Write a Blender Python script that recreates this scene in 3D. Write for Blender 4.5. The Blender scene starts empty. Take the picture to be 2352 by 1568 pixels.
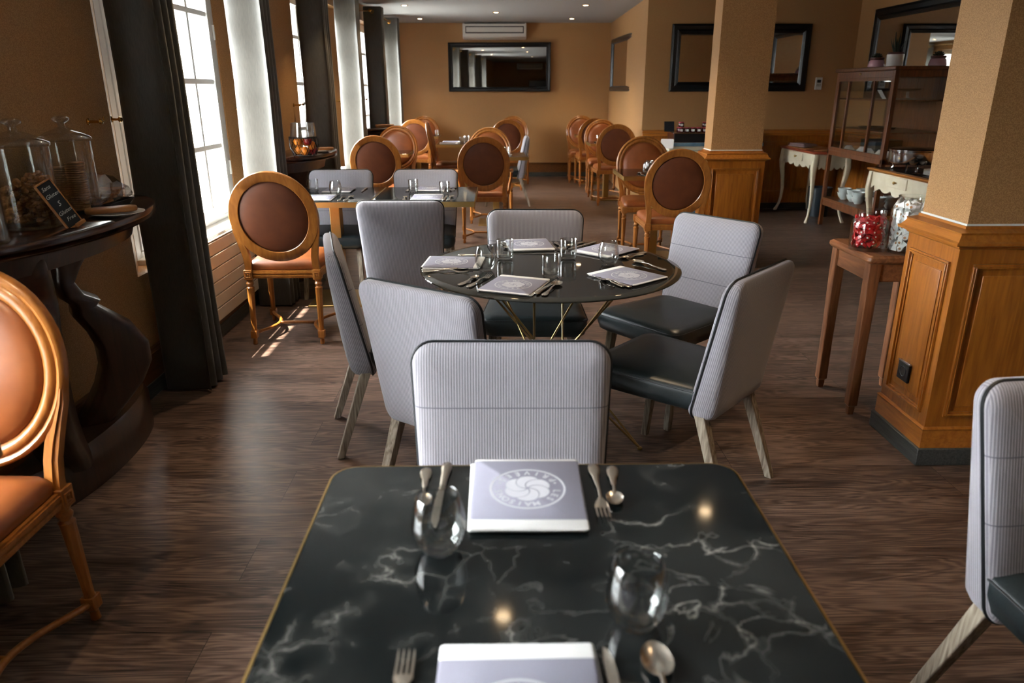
import bpy, bmesh, math, random
from mathutils import Vector, Matrix

C = bpy.context.scene.collection
R = math.radians
PI = math.pi
random.seed(7)

# ---------------------------------------------------------------- camera, light, exposure
CAM_H = 1.45
cam_d = bpy.data.cameras.new('camera')
cam = bpy.data.objects.new('camera', cam_d)
C.objects.link(cam)
# rows: world axes in picture axes (right, down, forward)
Rw = ((0.99986477, -0.00718562, 0.01479215), (-0.01632906, -0.32714431, 0.9448333), (-0.00195004, -0.94494707, -0.3272174))
mw = Matrix.Identity(4)
for i in range(3):
    mw[i][0] = Rw[i][0]; mw[i][1] = -Rw[i][1]; mw[i][2] = -Rw[i][2]
mw[2][3] = CAM_H
cam.matrix_world = mw
cam_d.sensor_width = 36.0
cam_d.lens = 1678.0 / 2352.0 * 36.0
cam_d.clip_start = 0.05
cam_d.dof.use_dof = True
cam_d.dof.focus_distance = 3.3
cam_d.dof.aperture_fstop = 3.4
bpy.context.scene.camera = cam

S = bpy.context.scene
S.view_settings.view_transform = 'Standard'
S.view_settings.look = 'None'
S.view_settings.gamma = 1.0
S.view_settings.use_curve_mapping = False
S.view_settings.exposure = 0.0

world = bpy.data.worlds.new('daylight')
S.world = world
world.use_nodes = True
wn = world.node_tree.nodes
wn['Background'].inputs[0].default_value = (0.95, 0.975, 1.0, 1)
wl = world.node_tree.links
w_tc = wn.new('ShaderNodeTexCoord'); w_sp = wn.new('ShaderNodeSeparateXYZ'); w_mr = wn.new('ShaderNodeMapRange'); w_cr = wn.new('ShaderNodeValToRGB'); w_mu = wn.new('ShaderNodeMath')
wl.new(w_tc.outputs['Generated'], w_sp.inputs[0]); wl.new(w_sp.outputs['Z'], w_mr.inputs['Value'])
w_mr.inputs['From Min'].default_value = -1.0
# brightness by height: sunlit street, shaded house fronts opposite, bright sky
ws = ((0.38, 24), (0.455, 9), (0.508, 8), (0.60, 110), (0.72, 140))
we = w_cr.color_ramp.elements
while len(we) < len(ws): we.new(0.5)
for e, (p, v) in zip(we, ws): e.position = p; e.color = (v / 140, v / 140, v / 140, 1)
w_cr.color_ramp.interpolation = 'EASE'
wl.new(w_mr.outputs[0], w_cr.inputs[0]); wl.new(w_cr.outputs[0], w_mu.inputs[0])
w_mu.operation = 'MULTIPLY'; w_mu.inputs[1].default_value = 94.0
wl.new(w_mu.outputs[0], wn['Background'].inputs[1])

sun_d = bpy.data.lights.new('sun', 'SUN')
sun_d.energy = 70.0
sun_d.angle = R(0.6)
sun_d.color = (1.0, 0.95, 0.86)
sun = bpy.data.objects.new('sun', sun_d)
C.objects.link(sun)
sun.rotation_euler = Vector((0.44, 0.12, -1.0)).to_track_quat('-Z', 'Y').to_euler()

# ---------------------------------------------------------------- helpers
def srgb(r, g, b):
    f = lambda c: (c / 255 / 12.92) if c / 255 <= 0.04045 else ((c / 255 + 0.055) / 1.055) ** 2.4
    return (f(r), f(g), f(b), 1.0)

class MB:
    """collects shapes, then links them as one mesh object"""
    def __init__(s):
        s.v = []; s.f = []
    def add(s, verts, faces, M=None):
        b = len(s.v)
        for p in verts:
            s.v.append(tuple(M @ Vector(p)) if M is not None else tuple(p))
        for q in faces:
            s.f.append([b + i for i in q])
        return s
    def box(s, x0, x1, y0, y1, z0, z1, M=None):
        v = [(x0, y0, z0), (x1, y0, z0), (x1, y1, z0), (x0, y1, z0), (x0, y0, z1), (x1, y0, z1), (x1, y1, z1), (x0, y1, z1)]
        f = [(0, 3, 2, 1), (4, 5, 6, 7), (0, 1, 5, 4), (1, 2, 6, 5), (2, 3, 7, 6), (3, 0, 4, 7)]
        return s.add(v, f, M)
    def loft(s, rings, cap0=True, cap1=True, M=None, closed=True, loop=False):
        n = len(rings[0]); v = [p for r in rings for p in r]; f = []
        m = len(rings)
        for i in range(m if loop else m - 1):
            a = i * n; b = ((i + 1) % m) * n
            for j in range(n if closed else n - 1):
                k = (j + 1) % n
                f.append((a + j, a + k, b + k, b + j))
        if cap0 and not loop: f.append(tuple(range(n))[::-1])
        if cap1 and not loop: f.append(tuple((m - 1) * n + j for j in range(n)))
        return s.add(v, f, M)
    def lathe(s, prof, seg=24, M=None, cap=True, flute=None):
        rings = []
        for (r, z) in prof:
            ring = []
            for j in range(seg):
                a = 2 * PI * j / seg
                rr = r
                if flute and flute[0] < z < flute[1]:
                    rr = r * (1 - 0.13 * (0.5 + 0.5 * math.cos(a * flute[2])))
                ring.append((rr * math.cos(a), rr * math.sin(a), z))
            rings.append(ring)
        return s.loft(rings, cap, cap, M)
    def tube(s, pts, rad, seg=8, closed=False, M=None):
        P = [Vector(p) for p in pts]; n = len(P); rings = []
        up = Vector((0, 0, 1))
        prev = None
        for i in range(n):
            if closed: t = P[(i + 1) % n] - P[i - 1]
            else: t = P[min(i + 1, n - 1)] - P[max(i - 1, 0)]
            if t.length < 1e-9: t = Vector((0, 0, 1))
            t.normalize()
            if prev is None:
                a = t.cross(up)
                if a.length < 1e-3: a = t.cross(Vector((1, 0, 0)))
            else:
                a = prev - t * prev.dot(t)
                if a.length < 1e-4: a = t.cross(up)
            a.normalize(); prev = a
            b = t.cross(a)
            r = rad[i] if isinstance(rad, list) else rad
            ra, rb = r if isinstance(r, tuple) else (r, r)
            rings.append([P[i] + a * ra * math.cos(2 * PI * j / seg) + b * rb * math.sin(2 * PI * j / seg) for j in range(seg)])
        return s.loft(rings, not closed, not closed, M, loop=closed)
    def prism(s, poly, z0, z1, M=None):
        n = len(poly)
        v = [(x, y, z0) for x, y in poly] + [(x, y, z1) for x, y in poly]
        f = [tuple(range(n))[::-1], tuple(range(n, 2 * n))]
        for i in range(n):
            j = (i + 1) % n
            f.append((i, j, n + j, n + i))
        return s.add(v, f, M)
    def build(s, name, m, parent=None, bevel=0, bseg=2, smooth=35, sub=0):
        me = bpy.data.meshes.new(name)
        me.from_pydata(s.v, [], s.f)
        bm = bmesh.new(); bm.from_mesh(me)
        bmesh.ops.recalc_face_normals(bm, faces=bm.faces)
        bm.to_mesh(me); bm.free()
        if smooth:
            me.polygons.foreach_set('use_smooth', [True] * len(me.polygons))
            me.set_sharp_from_angle(angle=R(smooth))
        me.materials.append(m)
        o = bpy.data.objects.new(name, me)
        C.objects.link(o)
        if parent is not None: o.parent = parent
        if bevel:
            b = o.modifiers.new('bevel', 'BEVEL'); b.width = bevel; b.segments = bseg; b.limit_method = 'ANGLE'
            b.angle_limit = R(40)
        if sub:
            q = o.modifiers.new('sub', 'SUBSURF'); q.levels = sub; q.render_levels = sub
        return o

def thing(name, label, cat, loc=(0, 0, 0), rz=0.0, group=None):
    o = bpy.data.objects.new(name, None)
    o.empty_display_size = 0.1
    C.objects.link(o)
    o.location = loc; o.rotation_euler = (0, 0, rz)
    o['label'] = label; o['category'] = cat
    if group: o['group'] = group
    return o

def tag(o, label, cat, group=None, kind=None):
    o['label'] = label; o['category'] = cat
    if group: o['group'] = group
    if kind: o['kind'] = kind
    return o

def struct(o):
    o['kind'] = 'structure'
    return o

def dup(src, loc, rz=None, label=None, group=None, rot=None):
    kids = list(src.children)
    c = src.copy(); C.objects.link(c)
    c.location = loc
    if rz is not None: c.rotation_euler = (0, 0, rz)
    if rot is not None: c.rotation_euler = rot
    if label: c['label'] = label
    if group: c['group'] = group
    for k in kids:
        d = k.copy(); C.objects.link(d); d.parent = c
        for g in k.children:
            e = g.copy(); C.objects.link(e); e.parent = d
    return c

def rrect(w, d, r, n=6, cx=0, cy=0):
    """rounded rectangle outline, half sizes w, d"""
    r = max(min(r, w, d), 1e-4); out = []
    for (sx, sy, a0) in ((1, 1, 0), (-1, 1, 90), (-1, -1, 180), (1, -1, 270)):
        for k in range(n + 1):
            a = R(a0 + 90 * k / n)
            out.append((cx + sx * (w - r) + r * math.cos(a), cy + sy * (d - r) + r * math.sin(a)))
    return out

def T(x, y, z, rz=0.0, rx=0.0, ry=0.0):
    return Matrix.Translation((x, y, z)) @ Matrix.Rotation(rz, 4, 'Z') @ Matrix.Rotation(ry, 4, 'Y') @ Matrix.Rotation(rx, 4, 'X')

# ---------------------------------------------------------------- materials
def mat(name, col=(0.5, 0.5, 0.5, 1), rough=0.5, metal=0.0, spec=0.5, **kw):
    m = bpy.data.materials.new(name)
    m.use_nodes = True
    p = m.node_tree.nodes['Principled BSDF']
    p.inputs['Base Color'].default_value = col
    p.inputs['Roughness'].default_value = rough
    p.inputs['Metallic'].default_value = metal
    p.inputs['Specular IOR Level'].default_value = spec
    for k, v in kw.items():
        p.inputs[k.replace('_', ' ')].default_value = v
    return m

def N(m, typ, **kw):
    n = m.node_tree.nodes.new(typ)
    for k, v in kw.items():
        if k.startswith('i_'): n.inputs[k[2:].replace('_', ' ')].default_value = v
        else: setattr(n, k, v)
    return n

def L(m, a, ao, b, bi):
    m.node_tree.links.new(a.outputs[ao], b.inputs[bi])

def P(m): return m.node_tree.nodes['Principled BSDF']

def ramp(m, stops):
    n = m.node_tree.nodes.new('ShaderNodeValToRGB')
    el = n.color_ramp.elements
    while len(el) < len(stops): el.new(0.5)
    for e, (p, c) in zip(el, stops):
        e.position = p; e.color = c
    return n

def noise_col(m, c1, c2, scale=(1, 1, 1), ns=5.0, detail=3.0, lo=0.35, hi=0.65, bump=0.0, dist=0.0, coord='Object', bdist=0.002):
    tc = N(m, 'ShaderNodeTexCoord'); mp = N(m, 'ShaderNodeMapping')
    mp.inputs['Scale'].default_value = scale
    L(m, tc, coord, mp, 'Vector')
    nz = N(m, 'ShaderNodeTexNoise'); nz.inputs['Scale'].default_value = ns; nz.inputs['Detail'].default_value = detail
    nz.inputs['Distortion'].default_value = dist
    L(m, mp, 'Vector', nz, 'Vector')
    rp = ramp(m, [(lo, c1), (hi, c2)])
    L(m, nz, 'Fac', rp, 'Fac'); L(m, rp, 'Color', P(m), 'Base Color')
    if bump:
        b = N(m, 'ShaderNodeBump'); b.inputs['Strength'].default_value = bump; b.inputs['Distance'].default_value = bdist
        L(m, nz, 'Fac', b, 'Height'); L(m, b, 'Normal', P(m), 'Normal')
    return m

def wood(name, c1, c2, rough=0.35, axis='Z', s=1.0, coat=0.0):
    m = mat(name, c1, rough)
    sc = {'X': (1.2, 14, 14), 'Y': (14, 1.2, 14), 'Z': (14, 14, 1.2)}[axis]
    noise_col(m, c1, c2, tuple(q * s for q in sc), 4.0, 6.0, 0.3, 0.72, 0.15, 0.6)
    if coat: P(m).inputs['Coat Weight'].default_value = coat; P(m).inputs['Coat Roughness'].default_value = 0.15
    return m

M_ = {}
M_['paper'] = noise_col(mat('wallpaper', rough=0.55, spec=0.4), srgb(160, 118, 72), srgb(188, 144, 96), ns=260.0, detail=2.0, lo=0.42, hi=0.62, bump=0.12)
M_['ceiling'] = mat('ceiling_paint', srgb(164, 163, 160), 0.8)
M_['shadepanel'] = mat('shade_panel_brown', srgb(60, 48, 38), 0.7)  # only for the unseen panel that dims the recess
M_['oak'] = wood('honey_oak', srgb(140, 80, 24), srgb(176, 108, 38), 0.3, 'Z', coat=0.25)
M_['oakc'] = wood('chair_oak', srgb(136, 80, 28), srgb(168, 106, 46), 0.32, 'Z', coat=0.2)
M_['band'] = wood('brown_skirting_oak', srgb(92, 54, 22), srgb(120, 74, 34), 0.35, 'Y')
M_['oakh'] = wood('honey_oak_rail', srgb(154, 88, 28), srgb(186, 118, 46), 0.3, 'Y', coat=0.25)
M_['oakx'] = wood('honey_oak_cross', srgb(154, 88, 28), srgb(186, 118, 46), 0.3, 'X', coat=0.25)
M_['skirt'] = wood('dark_skirting', srgb(48, 50, 50), srgb(78, 80, 78), 0.35, 'Y', s=2)
M_['skirtx'] = wood('dark_skirting_cross', srgb(48, 50, 50), srgb(78, 80, 78), 0.35, 'X', s=2)
M_['greyleg'] = wood('weathered_oak', srgb(92, 78, 62), srgb(176, 164, 146), 0.55, 'Z', s=1.6)
M_['mahog'] = wood('dark_mahogany', srgb(40, 18, 10), srgb(66, 32, 18), 0.22, 'Y', coat=0.6)
M_['mahogz'] = wood('dark_mahogany_leg', srgb(34, 17, 10), srgb(56, 28, 17), 0.28, 'Z', coat=0.4)
M_['walnut'] = wood('cabinet_walnut', srgb(78, 42, 20), srgb(120, 68, 32), 0.35, 'Z', coat=0.2)
M_['stand'] = wood('brown_beech', srgb(96, 56, 32), srgb(142, 92, 58), 0.38, 'Z')
M_['stand2'] = wood('brown_beech_top', srgb(104, 62, 36), srgb(150, 98, 62), 0.35, 'Y')
M_['board'] = wood('cutting_board', srgb(150, 92, 44), srgb(184, 124, 70), 0.45, 'Y')
M_['stone'] = mat('white_stone', srgb(228, 226, 220), 0.8)
M_['white'] = mat('white_lacquer', srgb(226, 227, 226), 0.4)
M_['cream'] = noise_col(mat('cream_paint', rough=0.45), srgb(214, 202, 172), srgb(228, 218, 192), ns=6, detail=4)
M_['creamedge'] = mat('rubbed_edge', srgb(176, 112, 48), 0.45)
M_['rededge'] = mat('red_rubbed_edge', srgb(176, 84, 56), 0.45)
M_['blue'] = noise_col(mat('blue_grey_paint', rough=0.4), srgb(96, 130, 150), srgb(120, 152, 170), ns=12)
M_['rad'] = mat('radiator_enamel', srgb(208, 192, 172), 0.32)
M_['black'] = mat('black_lacquer', srgb(18, 20, 22), 0.25)
M_['blackp'] = mat('black_plastic', srgb(22, 22, 24), 0.4)
M_['gunmetal'] = mat('mirror_frame_black', srgb(14, 19, 23), 0.28, spec=0.6)
M_['mirror'] = mat('mirror_glass', (0.88, 0.89, 0.88, 1), 0.015, 1.0)
M_['gold'] = mat('polished_brass', srgb(205, 160, 84), 0.25, 1.0)
M_['brass'] = mat('brushed_brass', srgb(190, 158, 98), 0.34, 1.0)
M_['wire'] = mat('antique_brass_rod', srgb(176, 152, 104), 0.28, 1.0)
M_['silver'] = mat('silver_cutlery', srgb(232, 222, 210), 0.26, 1.0)
M_['steel'] = mat('stainless_steel', srgb(205, 205, 206), 0.14, 1.0)
M_['porcelain'] = mat('white_porcelain', srgb(228, 226, 222), 0.2)
M_['bowlg'] = mat('pale_green_stoneware', srgb(176, 184, 180), 0.3)
M_['plastic'] = mat('white_plastic', srgb(222, 220, 214), 0.35)
M_['darkslot'] = mat('dark_vent', srgb(26, 26, 26), 0.5)
M_['leaf'] = mat('dark_leaf', srgb(44, 52, 34), 0.5)
M_['pink'] = mat('pink_glazed_pot', srgb(196, 150, 160), 0.15)
M_['cappedpot'] = mat('clay_pot', srgb(84, 42, 34), 0.6)
M_['chalk'] = mat('blackboard', srgb(22, 28, 34), 0.6)
M_['chalkw'] = mat('chalk_writing', srgb(220, 220, 216), 0.8)
M_['orange'] = mat('orange_peel', srgb(214, 122, 30), 0.45)
M_['apple'] = mat('red_apple', srgb(130, 24, 20), 0.3)
M_['jam'] = mat('dark_jam_glass', srgb(66, 14, 18), 0.1)
M_['lidred'] = mat('red_checked_lid', srgb(186, 70, 78), 0.4)
M_['labelw'] = mat('white_label', srgb(236, 234, 230), 0.6)

def glass(name, col=(1, 1, 1, 1), rough=0.0, ior=1.45):
    m = bpy.data.materials.new(name); m.use_nodes = True
    nt = m.node_tree; nt.nodes.remove(nt.nodes['Principled BSDF'])
    g = nt.nodes.new('ShaderNodeBsdfGlass'); g.inputs['Color'].default_value = col
    g.inputs['Roughness'].default_value = rough; g.inputs['IOR'].default_value = ior
    nt.links.new(g.outputs[0], nt.nodes['Material Output'].inputs[0])
    return m
def thin_glass(name, col=(1, 1, 1, 1), refl=0.08, edge=0.5, blend=0.25, rough=0.02):
    m = bpy.data.materials.new(name); m.use_nodes = True
    nt = m.node_tree; nt.nodes.remove(nt.nodes['Principled BSDF'])
    t = nt.nodes.new('ShaderNodeBsdfTransparent'); t.inputs['Color'].default_value = col
    g = nt.nodes.new('ShaderNodeBsdfGlossy'); g.inputs['Roughness'].default_value = rough
    mx = nt.nodes.new('ShaderNodeMixShader')
    lw = nt.nodes.new('ShaderNodeLayerWeight'); lw.inputs['Blend'].default_value = blend
    mt = nt.nodes.new('ShaderNodeMath'); mt.operation = 'MULTIPLY_ADD'
    mt.inputs[1].default_value = edge; mt.inputs[2].default_value = refl
    nt.links.new(lw.outputs['Facing'], mt.inputs[0]); nt.links.new(mt.outputs[0], mx.inputs[0])
    nt.links.new(t.outputs[0], mx.inputs[1]); nt.links.new(g.outputs[0], mx.inputs[2])
    nt.links.new(mx.outputs[0], nt.nodes['Material Output'].inputs[0])
    return m
M_['glass'] = glass('clear_glass', (0.97, 0.99, 0.985, 1))
M_['pane'] = thin_glass('window_pane', (0.97, 0.985, 0.98, 1), 0.03)
M_['jar'] = thin_glass('jar_glass', (0.96, 0.98, 0.98, 1), 0.045, 0.6, 0.3)
M_['tumbler'] = thin_glass('tumbler_glass', (0.98, 0.99, 0.985, 1), 0.04, 0.75, 0.36, 0.05)
M_['film'] = thin_glass('clear_wrapper', (0.92, 0.92, 0.92, 1), 0.22)
M_['smoke'] = mat('smoked_glass_edge', srgb(64, 62, 54), 0.04, spec=0.8, Transmission_Weight=0.35)

def emis(name, col, st):
    m = bpy.data.materials.new(name); m.use_nodes = True
    p = P(m); p.inputs['Base Color'].default_value = (0.8, 0.8, 0.8, 1)
    p.inputs['Emission Color'].default_value = col; p.inputs['Emission Strength'].default_value = st
    return m
M_['lamp'] = emis('downlight_bulb', (1.0, 0.72, 0.42, 1), 28.0)

# ribbed upholstery
def ribbed(name, base, dark, seams):
    m = mat(name, base, 0.85, spec=0.25)
    P(m).inputs['Sheen Weight'].default_value = 0.25
    tc = N(m, 'ShaderNodeTexCoord'); sp = N(m, 'ShaderNodeSeparateXYZ'); L(m, tc, 'Object', sp, 'Vector')
    yz = N(m, 'ShaderNodeMath', operation='MULTIPLY_ADD'); yz.inputs[1].default_value = 0.22; L(m, sp, 'Z', yz, 0); L(m, sp, 'Y', yz, 2)
    ns = N(m, 'ShaderNodeSeparateXYZ'); L(m, tc, 'Normal', ns, 'Vector')
    na = N(m, 'ShaderNodeMath', operation='ABSOLUTE'); L(m, ns, 'X', na, 0)
    ng = N(m, 'ShaderNodeMath', operation='GREATER_THAN'); ng.inputs[1].default_value = 0.68; L(m, na, 0, ng, 0)
    ad = N(m, 'ShaderNodeMix'); ad.data_type = 'FLOAT'; L(m, ng, 0, ad, 0); L(m, sp, 'X', ad, 2); L(m, yz, 0, ad, 3)
    mu = N(m, 'ShaderNodeMath', operation='MULTIPLY'); mu.inputs[1].default_value = 2 * PI / 0.0066; L(m, ad, 0, mu, 0)
    sn = N(m, 'ShaderNodeMath', operation='SINE'); L(m, mu, 0, sn, 0)
    nz = N(m, 'ShaderNodeTexNoise'); nz.inputs['Scale'].default_value = 900; L(m, tc, 'Object', nz, 'Vector')
    ma = N(m, 'ShaderNodeMath', operation='MULTIPLY_ADD'); ma.inputs[1].default_value = 0.38; ma.inputs[2].default_value = 0.62; L(m, sn, 0, ma, 0)
    mm = N(m, 'ShaderNodeMath', operation='MULTIPLY_ADD'); mm.inputs[1].default_value = 0.5; mm.inputs[2].default_value = -0.25; L(m, nz, 'Fac', mm, 0)
    a2 = N(m, 'ShaderNodeMath', operation='ADD'); L(m, ma, 0, a2, 0); L(m, mm, 0, a2, 1)
    last = a2
    for zc in seams:
        d = N(m, 'ShaderNodeMath', operation='SUBTRACT'); d.inputs[1].default_value = zc; L(m, sp, 'Z', d, 0)
        ab = N(m, 'ShaderNodeMath', operation='ABSOLUTE'); L(m, d, 0, ab, 0)
        gt = N(m, 'ShaderNodeMath', operation='GREATER_THAN'); gt.inputs[1].default_value = 0.0014; L(m, ab, 0, gt, 0)
        x = N(m, 'ShaderNodeMath', operation='MULTIPLY'); L(m, last, 0, x, 0); L(m, gt, 0, x, 1)
        last = x
    rp = ramp(m, [(0.0, dark), (1.0, base)])
    L(m, last, 0, rp, 'Fac'); L(m, rp, 'Color', P(m), 'Base Color')
    b = N(m, 'ShaderNodeBump'); b.inputs['Strength'].default_value = 0.5; b.inputs['Distance'].default_value = 0.0012
    L(m, last, 0, b, 'Height'); L(m, b, 'Normal', P(m), 'Normal')
    return m
M_['ribf'] = ribbed('ribbed_fabric_front', srgb(168, 164, 170), srgb(98, 96, 106), (0.72, 0.575))
M_['ribb'] = ribbed('ribbed_fabric_back', srgb(168, 164, 170), srgb(98, 96, 106), ())
M_['piping'] = mat('black_piping', srgb(20, 24, 28), 0.5)
M_['seatl'] = noise_col(mat('black_leather', rough=0.36), srgb(26, 34, 36), srgb(34, 42, 44), ns=220, detail=2, bump=0.1)
M_['tan'] = noise_col(mat('cognac_leather', rough=0.36), srgb(120, 62, 26), srgb(144, 80, 38), ns=9, detail=3, lo=0.3, hi=0.7, bump=0.05)
M_['tanback'] = noise_col(mat('brown_leather_back', rough=0.5), srgb(86, 41, 17), srgb(104, 53, 24), ns=9, detail=3, lo=0.3, hi=0.7, bump=0.05)

# curtain satin
m = mat('taupe_satin', srgb(178, 172, 160), 0.42, spec=0.4); P(m).inputs['Sheen Weight'].default_value = 0.3
noise_col(m, srgb(68, 65, 59), srgb(84, 81, 74), (60, 60, 3), 8.0, 3.0, 0.3, 0.7, 0.1)
M_['curtain'] = m

# black veined marble
m = mat('black_marble', srgb(16, 18, 18), 0.07, spec=0.55)
tc = N(m, 'ShaderNodeTexCoord')
n1 = N(m, 'ShaderNodeTexNoise'); n1.inputs['Scale'].default_value = 5.0; n1.inputs['Detail'].default_value = 6; L(m, tc, 'Object', n1, 'Vector')
vm = N(m, 'ShaderNodeVectorMath', operation='MULTIPLY_ADD'); vm.inputs[1].default_value = (0.34, 0.34, 0.34)
L(m, n1, 'Color', vm, 0); L(m, tc, 'Object', vm, 2)
vo = N(m, 'ShaderNodeTexVoronoi', feature='DISTANCE_TO_EDGE'); vo.inputs['Scale'].default_value = 6.5; L(m, vm, 0, vo, 'Vector')
r1 = ramp(m, [(0.0, (0.8, 0.8, 0.8, 1)), (0.018, (0.3, 0.3, 0.3, 1)), (0.09, (0, 0, 0, 1))]); L(m, vo, 'Distance', r1, 'Fac')
n2 = N(m, 'ShaderNodeTexNoise'); n2.inputs['Scale'].default_value = 9.0; n2.inputs['Detail'].default_value = 4; L(m, tc, 'Object', n2, 'Vector')
r2 = ramp(m, [(0.45, (0, 0, 0, 1)), (0.72, (0.8, 0.8, 0.8, 1))]); L(m, n2, 'Fac', r2, 'Fac')
mx = N(m, 'ShaderNodeMath', operation='MULTIPLY'); L(m, r1, 'Color', mx, 0); L(m, r2, 'Color', mx, 1)
n3 = N(m, 'ShaderNodeTexNoise'); n3.inputs['Scale'].default_value = 7.0; n3.inputs['Detail'].default_value = 9; n3.inputs['Distortion'].default_value = 0.9; L(m, tc, 'Object', n3, 'Vector')
r3 = ramp(m, [(0.478, (0, 0, 0, 1)), (0.5, (0.55, 0.55, 0.55, 1)), (0.522, (0, 0, 0, 1))]); L(m, n3, 'Fac', r3, 'Fac')
n5 = N(m, 'ShaderNodeTexNoise'); n5.inputs['Scale'].default_value = 3.3; n5.inputs['Detail'].default_value = 5; L(m, tc, 'Object', n5, 'Vector')
r5 = ramp(m, [(0.47, (0, 0, 0, 1)), (0.68, (1, 1, 1, 1))]); L(m, n5, 'Fac', r5, 'Fac')
m5 = N(m, 'ShaderNodeMath', operation='MULTIPLY'); L(m, r3, 'Color', m5, 0); L(m, r5, 'Color', m5, 1)
m6 = N(m, 'ShaderNodeMath', operation='MULTIPLY_ADD'); m6.inputs[1].default_value = 0.12; L(m, r5, 'Color', m6, 0); L(m, m5, 0, m6, 2)
ad = N(m, 'ShaderNodeMath', operation='ADD'); L(m, mx, 0, ad, 0); L(m, m6, 0, ad, 1)
rc = ramp(m, [(0.0, srgb(13, 17, 18)), (0.3, srgb(62, 62, 60)), (1.0, srgb(186, 182, 174))]); L(m, ad, 0, rc, 'Fac')
L(m, rc, 'Color', P(m), 'Base Color')
M_['marble'] = m
M_['tint'] = mat('dark_mirror_glass', srgb(14, 14, 13), 0.02, spec=1.0)
P(M_['tint']).inputs['IOR'].default_value = 1.7

# dark oak plank floor
m = mat('plank_floor', rough=0.36, spec=0.45)
tc = N(m, 'ShaderNodeTexCoord')
mp = N(m, 'ShaderNodeMapping'); mp.inputs['Location'].default_value = (0.35, -0.085, 0); L(m, tc, 'Object', mp, 'Vector')
bk = N(m, 'ShaderNodeTexBrick'); bk.offset = 0.37; bk.offset_frequency = 2
bk.inputs['Scale'].default_value = 1.0; bk.inputs['Brick Width'].default_value = 1.28; bk.inputs['Row Height'].default_value = 0.23
bk.inputs['Mortar Size'].default_value = 0.0011; bk.inputs['Mortar Smooth'].default_value = 0.1; bk.inputs['Bias'].default_value = 0
bk.inputs['Color1'].default_value = (0, 0, 0, 1); bk.inputs['Color2'].default_value = (1, 1, 1, 1); bk.inputs['Mortar'].default_value = (0.5, 0.5, 0.5, 1)
L(m, mp, 'Vector', bk, 'Vector')
sc = N(m, 'ShaderNodeVectorMath', operation='SCALE'); sc.inputs['Scale'].default_value = 13.0; L(m, bk, 'Color', sc, 0)
va = N(m, 'ShaderNodeVectorMath', operation='ADD'); L(m, mp, 'Vector', va, 0); L(m, sc, 0, va, 1)
m2 = N(m, 'ShaderNodeMapping'); m2.inputs['Scale'].default_value = (0.9, 7.0, 1); L(m, va, 0, m2, 'Vector')
g1 = N(m, 'ShaderNodeTexNoise'); g1.inputs['Scale'].default_value = 1.6; g1.inputs['Detail'].default_value = 2.5; g1.inputs['Distortion'].default_value = 0.4; L(m, m2, 'Vector', g1, 'Vector')
k1 = N(m, 'ShaderNodeMath', operation='MULTIPLY'); k1.inputs[1].default_value = 95.0; L(m, g1, 'Fac', k1, 0)
k2 = N(m, 'ShaderNodeMath', operation='SINE'); L(m, k1, 0, k2, 0)
m3 = N(m, 'ShaderNodeMapping'); m3.inputs['Scale'].default_value = (3.0, 120.0, 1); L(m, va, 0, m3, 'Vector')
g2 = N(m, 'ShaderNodeTexNoise'); g2.inputs['Scale'].default_value = 2.0; g2.inputs['Detail'].default_value = 4; L(m, m3, 'Vector', g2, 'Vector')
m4 = N(m, 'ShaderNodeMapping'); m4.inputs['Scale'].default_value = (1.0, 5.0, 1); L(m, va, 0, m4, 'Vector')
g3 = N(m, 'ShaderNodeTexNoise'); g3.inputs['Scale'].default_value = 2.2; g3.inputs['Detail'].default_value = 3; L(m, m4, 'Vector', g3, 'Vector')
e1 = N(m, 'ShaderNodeMath', operation='MULTIPLY_ADD'); e1.inputs[1].default_value = 0.09; e1.inputs[2].default_value = 0.0; L(m, k2, 0, e1, 0)
e2 = N(m, 'ShaderNodeMath', operation='MULTIPLY_ADD'); e2.inputs[1].default_value = 0.75; L(m, g2, 'Fac', e2, 0); L(m, e1, 0, e2, 2)
e3 = N(m, 'ShaderNodeMath', operation='MULTIPLY_ADD'); e3.inputs[1].default_value = 0.45; L(m, g3, 'Fac', e3, 0); L(m, e2, 0, e3, 2)
e4 = N(m, 'ShaderNodeMath', operation='MULTIPLY_ADD'); e4.inputs[1].default_value = 0.10; L(m, bk, 'Color', e4, 0); L(m, e3, 0, e4, 2)
rf = ramp(m, [(0.38, srgb(30, 21, 17)), (0.62, srgb(84, 65, 55)), (0.86, srgb(126, 103, 90))]); L(m, e4, 0, rf, 'Fac')
mo = N(m, 'ShaderNodeMixRGB'); mo.inputs['Color2'].default_value = srgb(24, 18, 15); L(m, bk, 'Fac', mo, 'Fac'); L(m, rf, 'Color', mo, 'Color1')
L(m, mo, 'Color', P(m), 'Base Color')
b = N(m, 'ShaderNodeBump'); b.inputs['Strength'].default_value = 0.25; b.inputs['Distance'].default_value = 0.002
L(m, e2, 0, b, 'Height'); L(m, b, 'Normal', P(m), 'Normal')
M_['floor'] = m

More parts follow.
